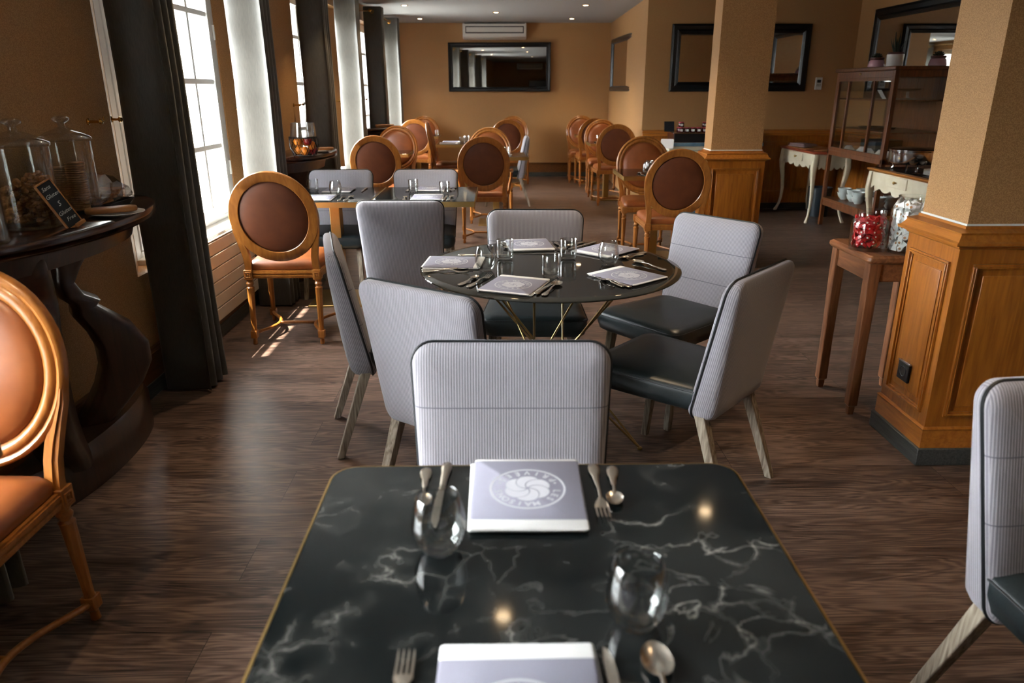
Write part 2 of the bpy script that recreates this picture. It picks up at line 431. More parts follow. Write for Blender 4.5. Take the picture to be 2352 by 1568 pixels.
# napkin cloth: lilac grey with white bands at the ends
m = mat('lilac_napkin_cloth', rough=0.9, spec=0.2)
tc = N(m, 'ShaderNodeTexCoord'); sp = N(m, 'ShaderNodeSeparateXYZ'); L(m, tc, 'Object', sp, 'Vector')
g = N(m, 'ShaderNodeMath', operation='GREATER_THAN'); g.inputs[1].default_value = 0.093; L(m, sp, 'Y', g, 0)
l_ = N(m, 'ShaderNodeMath', operation='LESS_THAN'); l_.inputs[1].default_value = -0.113; L(m, sp, 'Y', l_, 0)
a_ = N(m, 'ShaderNodeMath', operation='ADD'); L(m, g, 0, a_, 0); L(m, l_, 0, a_, 1)
mx = N(m, 'ShaderNodeMixRGB'); mx.inputs['Color1'].default_value = srgb(146, 144, 158); mx.inputs['Color2'].default_value = srgb(234, 232, 230)
L(m, a_, 0, mx, 'Fac'); L(m, mx, 'Color', P(m), 'Base Color')
nz = N(m, 'ShaderNodeTexNoise'); nz.inputs['Scale'].default_value = 14; L(m, tc, 'Object', nz, 'Vector')
b = N(m, 'ShaderNodeBump'); b.inputs['Strength'].default_value = 0.35; b.inputs['Distance'].default_value = 0.006
L(m, nz, 'Fac', b, 'Height'); L(m, b, 'Normal', P(m), 'Normal')
M_['napkin'] = m
M_['napw'] = mat('white_napkin_cloth', srgb(212, 211, 210), 0.9, spec=0.2)
M_['print'] = mat('napkin_print', srgb(192, 191, 197), 0.9, spec=0.2)

# ---------------------------------------------------------------- room shell
CEIL = 2.46
XW = -1.745          # inner face of the window wall
XF = -1.87           # window frames
Y0, Y1 = -6.0, 12.95
XR = 4.25
struct(MB().box(-2.33, 4.45, Y0 - 0.2, Y1 + 0.2, -0.06, 0.0).build('floor', M_['floor'], smooth=0))
struct(MB().box(-2.3, 4.45, Y0 - 0.2, Y1 + 0.2, CEIL, CEIL + 0.12).build('ceiling', M_['ceiling'], smooth=0))
struct(MB().box(2.22, XR, 2.9, 9.32, CEIL - 0.022, CEIL - 0.002).build('ceiling_shade_panel', M_['shadepanel'], smooth=0))  # unseen dark panel added under the ceiling to darken the recess
WC = [4.45 + 3.27 * k for k in range(-1, 3)]
ZS, ZT = 0.62, 2.27
w = MB()
edges = []
for k in range(len(WC) + 1):
    a = (WC[k - 1] + 0.75, WC[k - 1] + 1.15) if k > 0 else (Y0, Y0)
    b = (WC[k] - 1.00, WC[k] - 0.75) if k < len(WC) else (Y1, Y1)
    if k == 0: a = (Y0 - 0.2, Y0 - 0.2)
    if k == len(WC): b = (Y1 + 0.2, Y1 + 0.2)
    w.prism([(-1.96, a[0]), (XF, a[0]), (XF + 0.015, a[0] + 0.01), (XW, a[1]), (XW, b[0]), (XF + 0.015, b[1] - 0.01), (XF, b[1]), (-1.96, b[1])], 0, CEIL)
for yc in WC:
    w.box(-1.96, XW, yc - 1.001, yc + 1.151, 0, ZS - 0.025)
    w.box(-1.96, XW, yc - 1.001, yc + 1.151, ZT, CEIL)
struct(w.build('wall_left', M_['paper'], smooth=20))
w = MB()
ys = [Y0 - 0.2] + [v for yc in WC for v in (yc - 0.76, yc + 0.76)] + [Y1 + 0.2]
for k in range(0, len(ys), 2): w.box(-2.33, -1.961, ys[k], ys[k + 1], 0, CEIL + 0.1)
for yc in WC:
    w.box(-2.33, -1.961, yc - 0.76, yc + 0.76, 0, ZS - 0.02); w.box(-2.33, -1.961, yc - 0.76, yc + 0.76, 2.24, CEIL + 0.1)
struct(w.build('wall_facade', M_['stone'], smooth=0))
struct(MB().box(-1.746, 1.9, Y1, Y1 + 0.2, 0, CEIL).build('wall_back', M_['paper'], smooth=0))
struct(MB().box(-1.746, 4.45, Y0 - 0.2, Y0, 0, CEIL).build('wall_behind', M_['paper'], smooth=0))
# far right wall slightly skewed, then the recess to the right
w = MB().prism([(1.745, 9.30), (XR + 0.2, 9.30), (XR + 0.2, Y1 + 0.2), (1.86, Y1 + 0.2), (1.84, Y1)], 0, CEIL)
struct(w.build('wall_right', M_['paper'], smooth=0))
struct(MB().box(XR, XR + 0.2, Y0, 9.30, 0, CEIL).build('wall_recess', M_['paper'], smooth=0))

# skirting: dark lower board with an oak band above
def skirt(name, x0, y0, x1, y1, side, m1, m2, hb=0.24):
    """board along a wall line; side = unit normal into the room"""
    d = Vector((x1 - x0, y1 - y0, 0)); ln = d.length; a = math.atan2(d.y, d.x)
    M = Matrix.Translation((x0, y0, 0)) @ Matrix.Rotation(a, 4, 'Z')
    s_ = side
    o = struct(MB().box(0, ln, min(0, s_ * 0.016), max(0, s_ * 0.016), 0, 0.075, M).build(name, m1, bevel=0.003))
    q = MB()
    for (z0, z1, t) in ((0.075, hb - 0.03, 0.010), (hb - 0.03, hb - 0.012, 0.016), (hb - 0.012, hb, 0.024)):
        q.box(0, ln, min(0, s_ * t), max(0, s_ * t), z0, z1, M)
    q.build('oak_band', m2, o, bevel=0.002)
    return o
skirt('baseboard_left', XW, Y0, XW, Y1, -1, M_['skirt'], M_['band'])
skirt('baseboard_back', XW, Y1, 1.84, Y1, -1, M_['skirtx'], M_['band'])

def ringrect(x0, x1, y0, y1, off, z):
    return [(x0 - off, y0 - off, z), (x1 + off, y0 - off, z), (x1 + off, y1 + off, z), (x0 - off, y1 + off, z)]
CAPP = [(0.885, 0.0), (0.890, 0.008), (0.897, 0.012), (0.903, 0.034), (0.912, 0.036), (0.918, 0.026), (0.93, 0.018), (0.94, 0.012), (0.948, 0.016), (0.955, 0.012), (0.958, 0.002), (0.968, 0.002), (0.968, -0.02)]

def panel(bm, M, w, h, z0):
    """raised panel on the local xz plane facing -y; w wide, from z0 up to z0+h"""
    def frame(x0, x1, a0, a1, t, p0, p1):
        bm.box(x0, x1, -p1, -p0, a0, a0 + t, M); bm.box(x0, x1, -p1, -p0, a1 - t, a1, M)
        bm.box(x0, x0 + t, -p1, -p0, a0 + t, a1 - t, M); bm.box(x1 - t, x1, -p1, -p0, a0 + t, a1 - t, M)
    frame(0, w, z0, z0 + h, 0.008, 0, 0.010)
    frame(0.008, w - 0.008, z0 + 0.008, z0 + h - 0.008, 0.006, 0, 0.014)
    frame(0.014, w - 0.014, z0 + 0.014, z0 + h - 0.014, 0.008, 0, 0.006)
    # raised field with sloping shoulders
    a, b, c, d = 0.045, w - 0.045, z0 + 0.045, z0 + h - 0.045
    s = 0.018
    bm.loft([[(a, 0, c), (b, 0, c), (b, 0, d), (a, 0, d)], [(a, -0.004, c), (b, -0.004, c), (b, -0.004, d), (a, -0.004, d)],
             [(a + s, -0.010, c + s), (b - s, -0.010, c + s), (b - s, -0.010, d - s), (a + s, -0.010, d - s)]], False, True, M)

def pillar(name, x0, x1, y0, y1, fronts):
    """papered pillar in an oak dado; x0..y1 is the papered shaft"""
    o = struct(MB().box(x0, x1, y0, y1, 0, CEIL).build(name, M_['paper'], smooth=0))
    g = 0.026
    MB().loft([ringrect(x0, x1, y0, y1, g, 0.0), ringrect(x0, x1, y0, y1, g, 0.90)]).build('oak_dado', M_['oak'], o, smooth=0)
    c = MB().loft([ringrect(x0 , x1, y0, y1, g + q - (0.018 if z > 0.95 else 0), z) for (z, q) in CAPP], False, True)
    c.build('cap_moulding', M_['oakh'], o, smooth=25)
    MB().loft([ringrect(x0, x1, y0, y1, 0.005, 0.966), ringrect(x0, x1, y0, y1, 0.004, 0.975)]).build('white_bead', M_['white'], o, smooth=0)
    MB().loft([ringrect(x0, x1, y0, y1, g + 0.02, 0.0), ringrect(x0, x1, y0, y1, g + 0.02, 0.075)]).build('dark_plinth', M_['skirt'], o, bevel=0.004)
    q = MB()
    for (z, t) in ((0.075, 0.014), (0.165, 0.014)): pass
    q.loft([ringrect(x0, x1, y0, y1, g + t, z) for (z, t) in ((0.075, 0.009), (0.150, 0.009), (0.158, 0.012), (0.165, 0.004), (0.166, -0.002))], False, True)
    q.build('foot_moulding', M_['oakh'], o, smooth=20)
    p = MB()
    for (ax, ay, rz, wd) in fronts:
        panel(p, T(ax, ay, 0, rz), wd, 0.62, 0.21)
    p.build('raised_panel', M_['oak'], o, bevel=0.0015)
    return o
RP = (1.72, XR, 2.655, 2.955)  # right end lengthened out of view to block light to the recess
pr = pillar('wall_pillar_right', *RP, [(RP[0] - 0.026, RP[3] - 0.012, -PI / 2, 0.276), (RP[0] + 0.035, RP[2] - 0.026, 0, 0.45), (RP[0] + 0.55, RP[2] - 0.026, 0, 0.42), (RP[0] + 1.05, RP[2] - 0.026, 0, 0.42), (RP[0] + 1.55, RP[2] - 0.026, 0, 0.42)])
CP = (1.715, 2.13, 6.09, 6.30)
pc = pillar('wall_pillar_center', *CP, [(CP[0] + 0.0 + 0.01, CP[2] - 0.026, 0, 0.395)])

# dado along the recess back wall and its right wall
def dado(name, pts, parentless=True):
    q = MB(); r = MB(); s = MB()
    for (x0, y0, x1, y1) in pts:
        d = Vector((x1 - x0, y1 - y0, 0)); ln = d.length; M = Matrix.Translation((x0, y0, 0)) @ Matrix.Rotation(math.atan2(d.y, d.x), 4, 'Z')
        q.box(0, ln, -0.02, 0, 0, 0.90, M)
        r.box(0, ln, -0.055, 0, 0.895, 0.925, M); r.box(0, ln, -0.035, 0, 0.925, 0.955, M); r.box(0, ln, -0.025, 0, 0.955, 0.965, M)
        s.box(0, ln, -0.04, 0, 0, 0.075, M)
        n = max(1, int(ln / 0.6)); wd = ln / n - 0.09
        for k in range(n): panel(q, M @ T(0.045 + k * ln / n, -0.02, 0), wd, 0.62, 0.21)
    o = struct(q.build(name, M_['oak'], bevel=0.0015))
    r.build('cap_moulding', M_['oakx'], o, bevel=0.006); s.build('dark_plinth', M_['skirtx'], o, bevel=0.003)
    return o
dado('trim_1', [(1.745, 9.30, XR, 9.30)])
dado('trim_2', [(XR, 9.28, XR, 3.0)])
w = MB(); w.box(1.72, 1.745, 9.28, 9.33, 0, 0.9); 
# ---------------------------------------------------------------- windows
def window(i, yc):
    f = MB()
    ya, yb = yc - 0.75, yc + 0.75
    x0, x1 = XF - 0.05, XF + 0.012
    f.box(x0, x1, ya, ya + 0.055, ZS, ZT); f.box(x0, x1, yb - 0.055, yb, ZS, ZT)
    f.box(x0, x1, ya + 0.055, yb - 0.055, ZT - 0.05, ZT); f.box(x0, x1, ya + 0.055, yb - 0.055, ZS, ZS + 0.035)
    o = struct(f.build('window_%d' % i, M_['white'], bevel=0.004))
    MB().box(XF - 0.02, XW + 0.03, ya + 0.0, yb, ZS - 0.026, ZS + 0.004).build('window_sill', M_['white'], o, bevel=0.005)
    for s in (0, 1):
        a = ya + 0.055 if s == 0 else yc + 0.002
        b_ = yc - 0.002 if s == 0 else yb - 0.055
        q = MB(); z0, z1 = ZS + 0.038, ZT - 0.052
        xs0, xs1 = XF - 0.04, XF + 0.018
        q.box(xs0, xs1, a, a + 0.055, z0, z1); q.box(xs0, xs1, b_ - 0.055, b_, z0, z1)
        q.box(xs0, xs1, a + 0.055, b_ - 0.055, z1 - 0.05, z1); q.box(xs0, xs1, a + 0.055, b_ - 0.055, z0, z0 + 0.06)
        m0 = (a + b_) / 2
        for zz in (1.095, 1.495, 1.898): q.box(XF - 0.03, XF + 0.006, a + 0.055, b_ - 0.055, zz - 0.016, zz + 0.016)
        q.box(XF - 0.0298, XF + 0.0058, m0 - 0.015, m0 + 0.015, z0 + 0.06, z1 - 0.05)
        so = q.build('sash', M_['white'], o, bevel=0.003)
        MB().box(XF - 0.016, XF - 0.012, a + 0.05, b_ - 0.05, z0 + 0.05, z1 - 0.04).build('pane', M_['pane'], so, smooth=0)
        if s == 1:
            h = MB().tube([(XF + 0.026, yc + 0.02, z0 + 0.02), (XF + 0.026, yc + 0.02, z1 - 0.05)], 0.006, 6)
            h.box(XF + 0.018, XF + 0.034, yc + 0.005, yc + 0.035, 1.60, 1.72); h.box(XF + 0.018, XF + 0.034, yc + 0.005, yc + 0.035, 0.95, 1.05)
            h.tube([(XF + 0.03, yc + 0.02, 1.1), (XF + 0.06, yc + 0.02, 1.1), (XF + 0.062, yc + 0.02, 1.02)], 0.007, 6)
            h.build('window_latch', M_['white'], o, bevel=0.001)
    q = MB()
    for zz in (0.9, 1.75): q.tube([(XF + 0.024, yb - 0.05, zz), (XF + 0.024, yb - 0.05, zz + 0.09)], 0.008, 8)
    q.build('hinge', M_['white'], o)
for i, yc in enumerate(WC): window(i + 1, yc)

# radiators under the windows
def radiator():
    t = thing('radiator', 'cream ribbed panel radiator under window', 'radiator', (XW, 0, 0))
    q = MB(); q.box(0.006, 0.03, -0.72, 0.72, 0.135, 0.59)
    for k in range(6): q.box(0.026, 0.055, -0.74, 0.74, 0.13 + k * 0.079, 0.13 + k * 0.079 + 0.074)
    q.build('front_panel', M_['rad'], t, bevel=0.004)
    MB().box(0.002, 0.05, -0.73, 0.73, 0.604, 0.609).build('top_grille', M_['rad'], t, bevel=0.001)
    return t
rad0 = radiator()
wname = ['', '', 'nearest window', 'window beside the near oval chair', 'second window from the front', 'window nearest the end wall']
for i, yc in enumerate(WC, 2):
    lab = 'cream slatted panel radiator under the ' + wname[i]
    if i == 2: rad0.location = (XW, yc + 0.06, 0); rad0['label'] = lab; rad0['group'] = 'radiators under the windows'
    else: dup(rad0, (XW, yc + 0.06, 0), 0, lab, 'radiators under the windows')

# curtains and rods
def curtain_mesh(y0, folds, pitch, ztop, zbot, amp):
    n = folds * 24; ring0 = []; q = MB()
    path = []
    for i in range(n + 1):
        s = i / n
        a = s * folds * 2 * PI
        x = amp * math.cos(a) * (1.0 if True else 0)
        y = y0 + pitch * folds * s + 0.010 * math.sin(2 * a)
        path.append((x, y))
    zs = [zbot, zbot + 0.4, 0.9, 1.5, 2.0, ztop]
    rows = []
    for j, z in enumerate(zs):
        k = 1.0 + 0.06 * (1 - z / ztop)
        rows.append([(x * k + 0.004 * math.sin(5 * z + 9 * y), (y - y0) * (1 + 0.12 * (1 - z / ztop)) + y0, z) for x, y in path])
    q.loft(rows, False, False, closed=False)
    return q
CX = -1.585
def curtain(name, label, y0, group, shift=0):
    t = thing(name, label, 'curtain', (CX, y0, 0), 0, group)
    o = curtain_mesh(0, 3, 0.068, 2.42, 0.012, 0.112).build('curtain_cloth', M_['curtain'], t, smooth=60)
    sm = o.modifiers.new('solid', 'SOLIDIFY'); sm.thickness = 0.003
    ey = None
    for k in range(6):
        if ey is None:
            ey = MB().tube([(0.021 * math.cos(a), 0.0, 0.021 * math.sin(a)) for a in [2 * PI * j / 14 for j in range(14)]], 0.0035, 6, True).build('eyelet', M_['gold'], t)
            ec = ey
        else:
            ec = ey.copy(); C.objects.link(ec); ec.parent = t
        ec.location = (0, 0.017 + k * 0.034, 2.36)
    return t
pos = ['', '', 'front', 'near', 'middle', 'far']
cu = None
for i, yc in enumerate(WC, 2):
    for s in (0, 1):
        y = yc - 1.02 if s == 0 else yc + 0.50
        where = ['behind the viewer', 'just behind the viewer', 'left of the nearest table', 'beside the near dark console', 'by the second window with the fruit console', 'by the last window near the end wall'][i]
        lab = 'long taupe curtain, %s side, %s' % ('shadowed near' if s == 0 else 'bright far', where)
        if i == 2 and s == 0: lab = 'floor length taupe curtain hanging near the foreground round backed chair'
        if cu is None: cu = curtain('curtain', lab, y, 'taupe curtains along the windows')
        else: dup(cu, (CX, y, 0), 0, lab, 'taupe curtains along the windows')
rod = None
for i, yc in enumerate(WC, 2):
    lab = 'brass curtain rod over the ' + ['window furthest behind', 'window behind the viewer', 'window nearest the viewer', 'window with the bright panes in view', 'middle window past the near curtain', 'window nearest the end wall'][i]
    if rod is None:
        rod = thing('curtain_rod', lab, 'curtain rod', (CX, yc, 2.36), 0, 'brass curtain rods')
        MB().tube([(0, -1.12, 0), (0, 1.12, 0)], 0.0125, 12).build('pole', M_['gold'], rod)
        for s in (-1, 1):
            q = MB().lathe([(0.006, 0), (0.014, 0.006), (0.022, 0.02), (0.022, 0.03), (0.012, 0.044), (0.002, 0.05)], 14, T(0, s * 1.12, 0, 0, -s * PI / 2))
            q.build('finial', M_['gold'], rod)
            q = MB().box(-0.165, 0.0, s * 1.085 - 0.006, s * 1.085 + 0.006, -0.006, 0.006); q.box(-0.165, -0.155, s * 1.085 - 0.02, s * 1.085 + 0.02, -0.03, 0.03)
            q.build('bracket', M_['gold'], rod, bevel=0.002)
    else: dup(rod, (CX, yc, 2.36), 0, lab)

# tie-back hooks beside the windows
def hook():
    t = thing('curtain_hook', 'x', 'hook')
    q = MB().lathe([(0.014, 0), (0.014, 0.004), (0.006, 0.008), (0.005, 0.045), (0.012, 0.052), (0.010, 0.06), (0.002, 0.064)], 12, T(0, 0, 0, 0, 0, PI / 2))
    q.tube([(0.04, 0, 0), (0.05, 0.015, -0.004), (0.052, 0.03, 0.0), (0.052, 0.034, 0.02)], 0.0035, 6)
    q.build('peg', M_['gold'], t)
    return t
hk = hook(); first = True
for i, yc in enumerate(WC, 2):
    for (dx, dy, nm, rz) in ((0.0, -1.19, 'wall side', 0), (-0.03, -0.94, 'window side', -0.3), (-0.086, 0.88, 'far side', 0.3)):
        lab = 'small brass tie-back hook at the %s of the %s' % (nm, ['', '', 'window nearest the viewer', 'near bright window', 'second window', 'last window'][i])
        if first: hk.location = (XW + dx, yc + dy, 1.32); hk.rotation_euler = (0, 0, rz); hk['label'] = lab; hk['group'] = 'brass curtain hooks'; first = False
        else: dup(hk, (XW + dx, yc + dy, 1.32), rz, lab, 'brass curtain hooks')

# ---------------------------------------------------------------- wall mirrors
def wall_mirror(label, w, h, loc, rz, fw=0.075):
    """faces local -y"""
    t = thing('wall_mirror', label, 'mirror', loc, rz)
    q = MB()
    prof = [(0.0, 0.0), (0.0, -0.028), (0.2, -0.036), (0.55, -0.03), (0.7, -0.036), (0.9, -0.022), (1.0, -0.012)]
    rings = []
    for (u, y) in prof:
        d = u * fw
        rings.append([(-w / 2 + d, y, -h / 2 + d), (w / 2 - d, y, -h / 2 + d), (w / 2 - d, y, h / 2 - d), (-w / 2 + d, y, h / 2 - d)])
    q.loft(rings, True, False)
    q.build('frame', M_['gunmetal'], t, smooth=0)
    MB().box(-w / 2 + fw - 0.004, w / 2 - fw + 0.004, -0.0135, -0.010, -h / 2 + fw - 0.004, h / 2 - fw + 0.004).build('mirror_glass', M_['mirror'], t, smooth=0)
    return t
wall_mirror('wide black framed mirror on the end wall under the air conditioner', 1.69, 0.76, (0.005, Y1 - 0.036, 1.78), R(-2.35))
wall_mirror('black framed mirror on the pale side wall behind the round backed chairs', 1.98, 0.75, (1.795, 11.17, 1.782), -PI / 2 + math.atan2(0.095, 3.65) * 1)
wall_mirror('black framed mirror above the painted buffet on the recess wall', 1.0, 0.75, (2.54, 9.299, 1.785), 0, 0.11)
wall_mirror('black framed mirror beside the thermostat in the recess', 1.0, 0.75, (3.18, 9.299, 1.785) if False else (3.20 + 0.0, 9.299, 1.785), 0, 0.11) if False else None
wall_mirror('dark framed square mirror left of the thermostat', 0.98, 0.75, (3.20, 9.299, 1.785), 0, 0.10)
wall_mirror('large dark framed mirror above the glazed cabinet', 2.4, 0.95, (XR - 0.001, 7.68, 1.80), -PI / 2, 0.12)

# thermostat, air conditioners
t = thing('thermostat', 'small white thermostat on the dark recess wall', 'thermostat', (3.851, 9.30, 1.497))
MB().box(-0.04, 0.04, -0.022, -0.001, -0.07, 0.07).build('housing', M_['plastic'], t, bevel=0.004)
MB().box(-0.024, 0.024, -0.0235, -0.0215, 0.01, 0.045).build('display', M_['blackp'], t)
q = MB()
for a in (-0.018, 0, 0.018):
    q.box(a - 0.005, a + 0.005, -0.0235, -0.0215, -0.03, -0.02); q.box(a - 0.005, a + 0.005, -0.0235, -0.0215, -0.012, -0.003)
q.build('buttons', M_['darkslot'], t)

def aircon(label, loc, rz):
    t = thing('air_conditioner', label, 'air conditioner', loc, rz)
    w = 0.515
    prof = [(0.0, 0.245), (-0.17, 0.245), (-0.19, 0.232), (-0.195, 0.2), (-0.195, 0.075), (-0.18, 0.035), (-0.13, 0.008), (-0.05, 0.0), (0.0, 0.0)]
    q = MB(); rings = []
    for (x, k) in ((-w, 0.92), (-w + 0.008, 0.98), (-w + 0.02, 1.0), (w - 0.02, 1.0), (w - 0.008, 0.98), (w, 0.92)):
        rings.append([(x, y * k, 0.12 + (z - 0.12) * k) for (y, z) in prof])
    q.loft(rings); q.build('casing', M_['plastic'], t, smooth=30)
    q = MB(); a, b_, c, d = -w + 0.045, w - 0.045, 0.085, 0.19; e = 0.013
    q.box(a, b_, -0.1965, -0.194, c, c + e * 1.3); q.box(a, b_, -0.1965, -0.194, d - e, d); q.box(a, a + e, -0.1965, -0.194, c, d); q.box(b_ - e, b_, -0.1965, -0.194, c, d)
    q.box(-w + 0.03, w - 0.03, -0.1915, -0.17, 0.226, 0.2375)
    q.build('intake_slot', M_['darkslot'], t)
    q = MB().add([(-w + 0.03, -0.187, 0.045), (w - 0.03, -0.187, 0.045), (w - 0.03, -0.15, 0.010), (-w + 0.03, -0.15, 0.010)], [(0, 1, 2, 3)])
    o = q.build('outlet_flap', M_['plastic'], t); sm = o.modifiers.new('s', 'SOLIDIFY'); sm.thickness = 0.003
    return t
aircon('white wall air conditioner above the wide mirror on the end wall', (-0.07, Y1 - 0.001, 2.205), 0)
aircon('white wall air conditioner at the opposite end, seen only in the mirror', (-0.3, Y0 + 0.001, 2.17), PI)

# downlights with their own warm light
dl = thing('ceiling_downlight', 'x', 'ceiling light', (0, 0, CEIL))
MB().lathe([(0.036, 0.0), (0.048, -0.0005), (0.047, -0.004), (0.036, -0.005), (0.034, -0.001)], 24, None, False).build('trim_ring', M_['gold'], dl)
MB().lathe([(0.0335, -0.0005), (0.0335, -0.003), (0.02, -0.005), (0.001, -0.006)], 20).build('bulb', M_['lamp'], dl)
lp = bpy.data.lights.new('downlight_lamp', 'SPOT'); lp.energy = 42.0; lp.color = (1.0, 0.74, 0.46); lp.spot_size = R(78); lp.spot_blend = 0.6; lp.shadow_soft_size = 0.03
spots = [(-1.21, 12.2), (1.12, 12.2), (-0.04, 11.2), (-1.21, 10.28), (1.12, 10.28), (-0.04, 9.35), (1.14, 8.4), (-1.2, 8.4), (-0.04, 7.4), (1.16, 5.9), (-1.2, 6.5), (0.0, 5.3), (1.22, 3.8), (-1.2, 3.9), (0.0, 2.9), (-1.2, 1.2), (1.22, 1.4), (0, -0.6)]
def where(x, y):
    side = 'left' if x < -0.5 else ('right' if x > 0.5 else 'middle')
    return side
cnt = {}
for i, (x, y) in enumerate(spots):
    s_ = where(x, y); cnt[s_] = cnt.get(s_, 0) + 1
    ordn = ['nearest the end wall', 'second from the end wall', 'third from the end wall', 'fourth from the end wall', 'fifth from the end wall', 'sixth from the end wall', 'seventh from the end wall']
    lab = 'small glowing recessed ceiling spot, %s row, %s' % (s_, ordn[cnt[s_] - 1])
    if i == 0: dl.location = (x, y, CEIL); dl['label'] = lab; dl['group'] = 'recessed ceiling spots'
    else: dup(dl, (x, y, CEIL), 0, lab, 'recessed ceiling spots')
    lo = bpy.data.objects.new('downlight_lamp', lp); C.objects.link(lo); lo.location = (x, y, CEIL - 0.02)

# ---------------------------------------------------------------- grey upholstered chair (faces local +y)
def back_pts(d, yo, n=7):
    HW, Z0, Z1, r = 0.243, 0.345, 0.868, 0.052
    w2, h2 = HW - d, (Z1 - Z0) / 2 - d
    pts = rrect(w2, h2, max(r - d, 0.004), n, 0, (Z0 + Z1) / 2)
    out = []
    for (x, z) in pts:
        t = (z - Z0) / (Z1 - Z0)
        k = 0.875 + 0.125 * min(1, max(0, t)) ** 0.8
        y = yo - 0.185 - 0.115 * max(t, 0.0) ** 1.15 + 0.16 * x * x
        # thinner towards the top
        if yo < 0: y += yo * ((0.45 + 0.75 * (1 - min(1, t)) ** 0.8) - 1)
        out.append((x * k, y, z))
    return out
def grey_chair(label):
    t = thing('grey_dining_chair', label, 'chair')
    front = [(0.0, 0.006), (0.0, 0.014), (0.006, 0.022), (0.02, 0.029), (0.05, 0.034), (0.1, 0.036), (0.16, 0.037), (0.22, 0.037)]
    MB().loft([back_pts(d, y) for d, y in front], False, True).build('front_panel', M_['ribf'], t, smooth=70)
    rear = [(0.0, 0.006), (0.0, -0.016), (0.002, -0.036), (0.010, -0.052), (0.028, -0.062), (0.07, -0.068), (0.14, -0.071), (0.22, -0.072)]
    MB().loft([back_pts(d, y) for d, y in rear], False, True).build('rear_cover', M_['ribb'], t, smooth=70)
    MB().tube(back_pts(-0.0015, 0.008), 0.0042, 6, True).build('piping', M_['piping'], t)
    q = MB()
    def seat(w0, d0, r, z, cr=0.0):
        out = []
        for (x, y) in rrect(w0, d0, r, 6, 0, 0.03):
            tt = (y + 0.22) / 0.5
            out.append((x * (0.87 + 0.13 * tt), y, z + cr))
        return out
    q.loft([seat(0.215, 0.225, 0.04, 0.372), seat(0.238, 0.245, 0.05, 0.385), seat(0.247, 0.252, 0.05, 0.42), seat(0.247, 0.252, 0.05, 0.452), seat(0.24, 0.247, 0.05, 0.464), seat(0.2, 0.21, 0.05, 0.472), seat(0.1, 0.12, 0.05, 0.478), seat(0.03, 0.03, 0.02, 0.479)])
    q.build('seat_cushion', M_['seatl'], t, smooth=60)
    MB().tube(seat(0.2475, 0.2525, 0.05, 0.455), 0.0032, 6, True).build('seat_piping', M_['piping'], t)
    for s in (-1, 1):
        q = MB(); a, b_ = 0.019, 0.0135
        q.loft([[(s * 0.19 + i * a, 0.20 + j * a, 0.39) for i, j in ((-1, -1), (1, -1), (1, 1), (-1, 1))], [(s * 0.208 + i * b_, 0.245 + j * b_, 0.0) for i, j in ((-1, -1), (1, -1), (1, 1), (-1, 1))]])
        q.build('leg', M_['greyleg'], t, bevel=0.003)
        q = MB(); a, b_ = 0.021, 0.0145
        q.loft([[(s * 0.180 + i * a, -0.185 + j * a, 0.40) for i, j in ((-1, -1), (1, -1), (1, 1), (-1, 1))], [(s * 0.203 + i * b_, -0.325 + j * b_, 0.0) for i, j in ((-1, -1), (1, -1), (1, 1), (-1, 1))]])
        q.build('leg', M_['greyleg'], t, bevel=0.003)
    return t
GG = 'grey ribbed chairs with black leather seats'
grey = []   # (x, y of top of the back, facing angle in degrees, label)
# facing angle: direction the sitter looks, measured from +x
GC = [
 (0.025, 1.69, -91, 'grey ribbed chair at the far side of the foreground marble table, facing the camera'),
 (-0.27, 2.19, 55, 'grey ribbed chair seen from behind at the near left of the round glass table'),
 (-0.695, 2.93, 14, 'grey ribbed chair in profile at the left of the round glass table'),
 (-0.555, 4.045, 90, 'grey ribbed chair seen from behind at the near side of the double marble table'),
 (0.178, 3.725, -93, 'grey ribbed chair facing the camera behind the round glass table'),
 (1.045, 3.46, -142, 'grey ribbed chair at the right rear of the round glass table, seat in view'),
 (0.90, 2.40, 138, 'grey ribbed chair turned away at the right of the round glass table'),
 (1.24, 1.44, -83, 'grey ribbed chair cut off by the right picture edge'),
 (-1.207, 5.70, -90, 'grey ribbed chair across the double marble table, the left one of two'),
 (-0.565, 5.70, -90, 'grey ribbed chair across the double marble table, the right one of two'),
 (0.36, 9.75, 180, 'grey ribbed chair in side view near the end wall, facing left'),
]
g0 = None
for (x, y, a, lab) in GC:
    rz = R(a - 90)
    off = Matrix.Rotation(rz, 4, 'Z') @ Vector((0, -0.30, 0))
    loc = (x - off.x, y - off.y, 0)
    if g0 is None:
        g0 = grey_chair(lab); g0.location = loc; g0.rotation_euler = (0, 0, rz); g0['group'] = GG
    else: dup(g0, loc, rz, lab, GG)

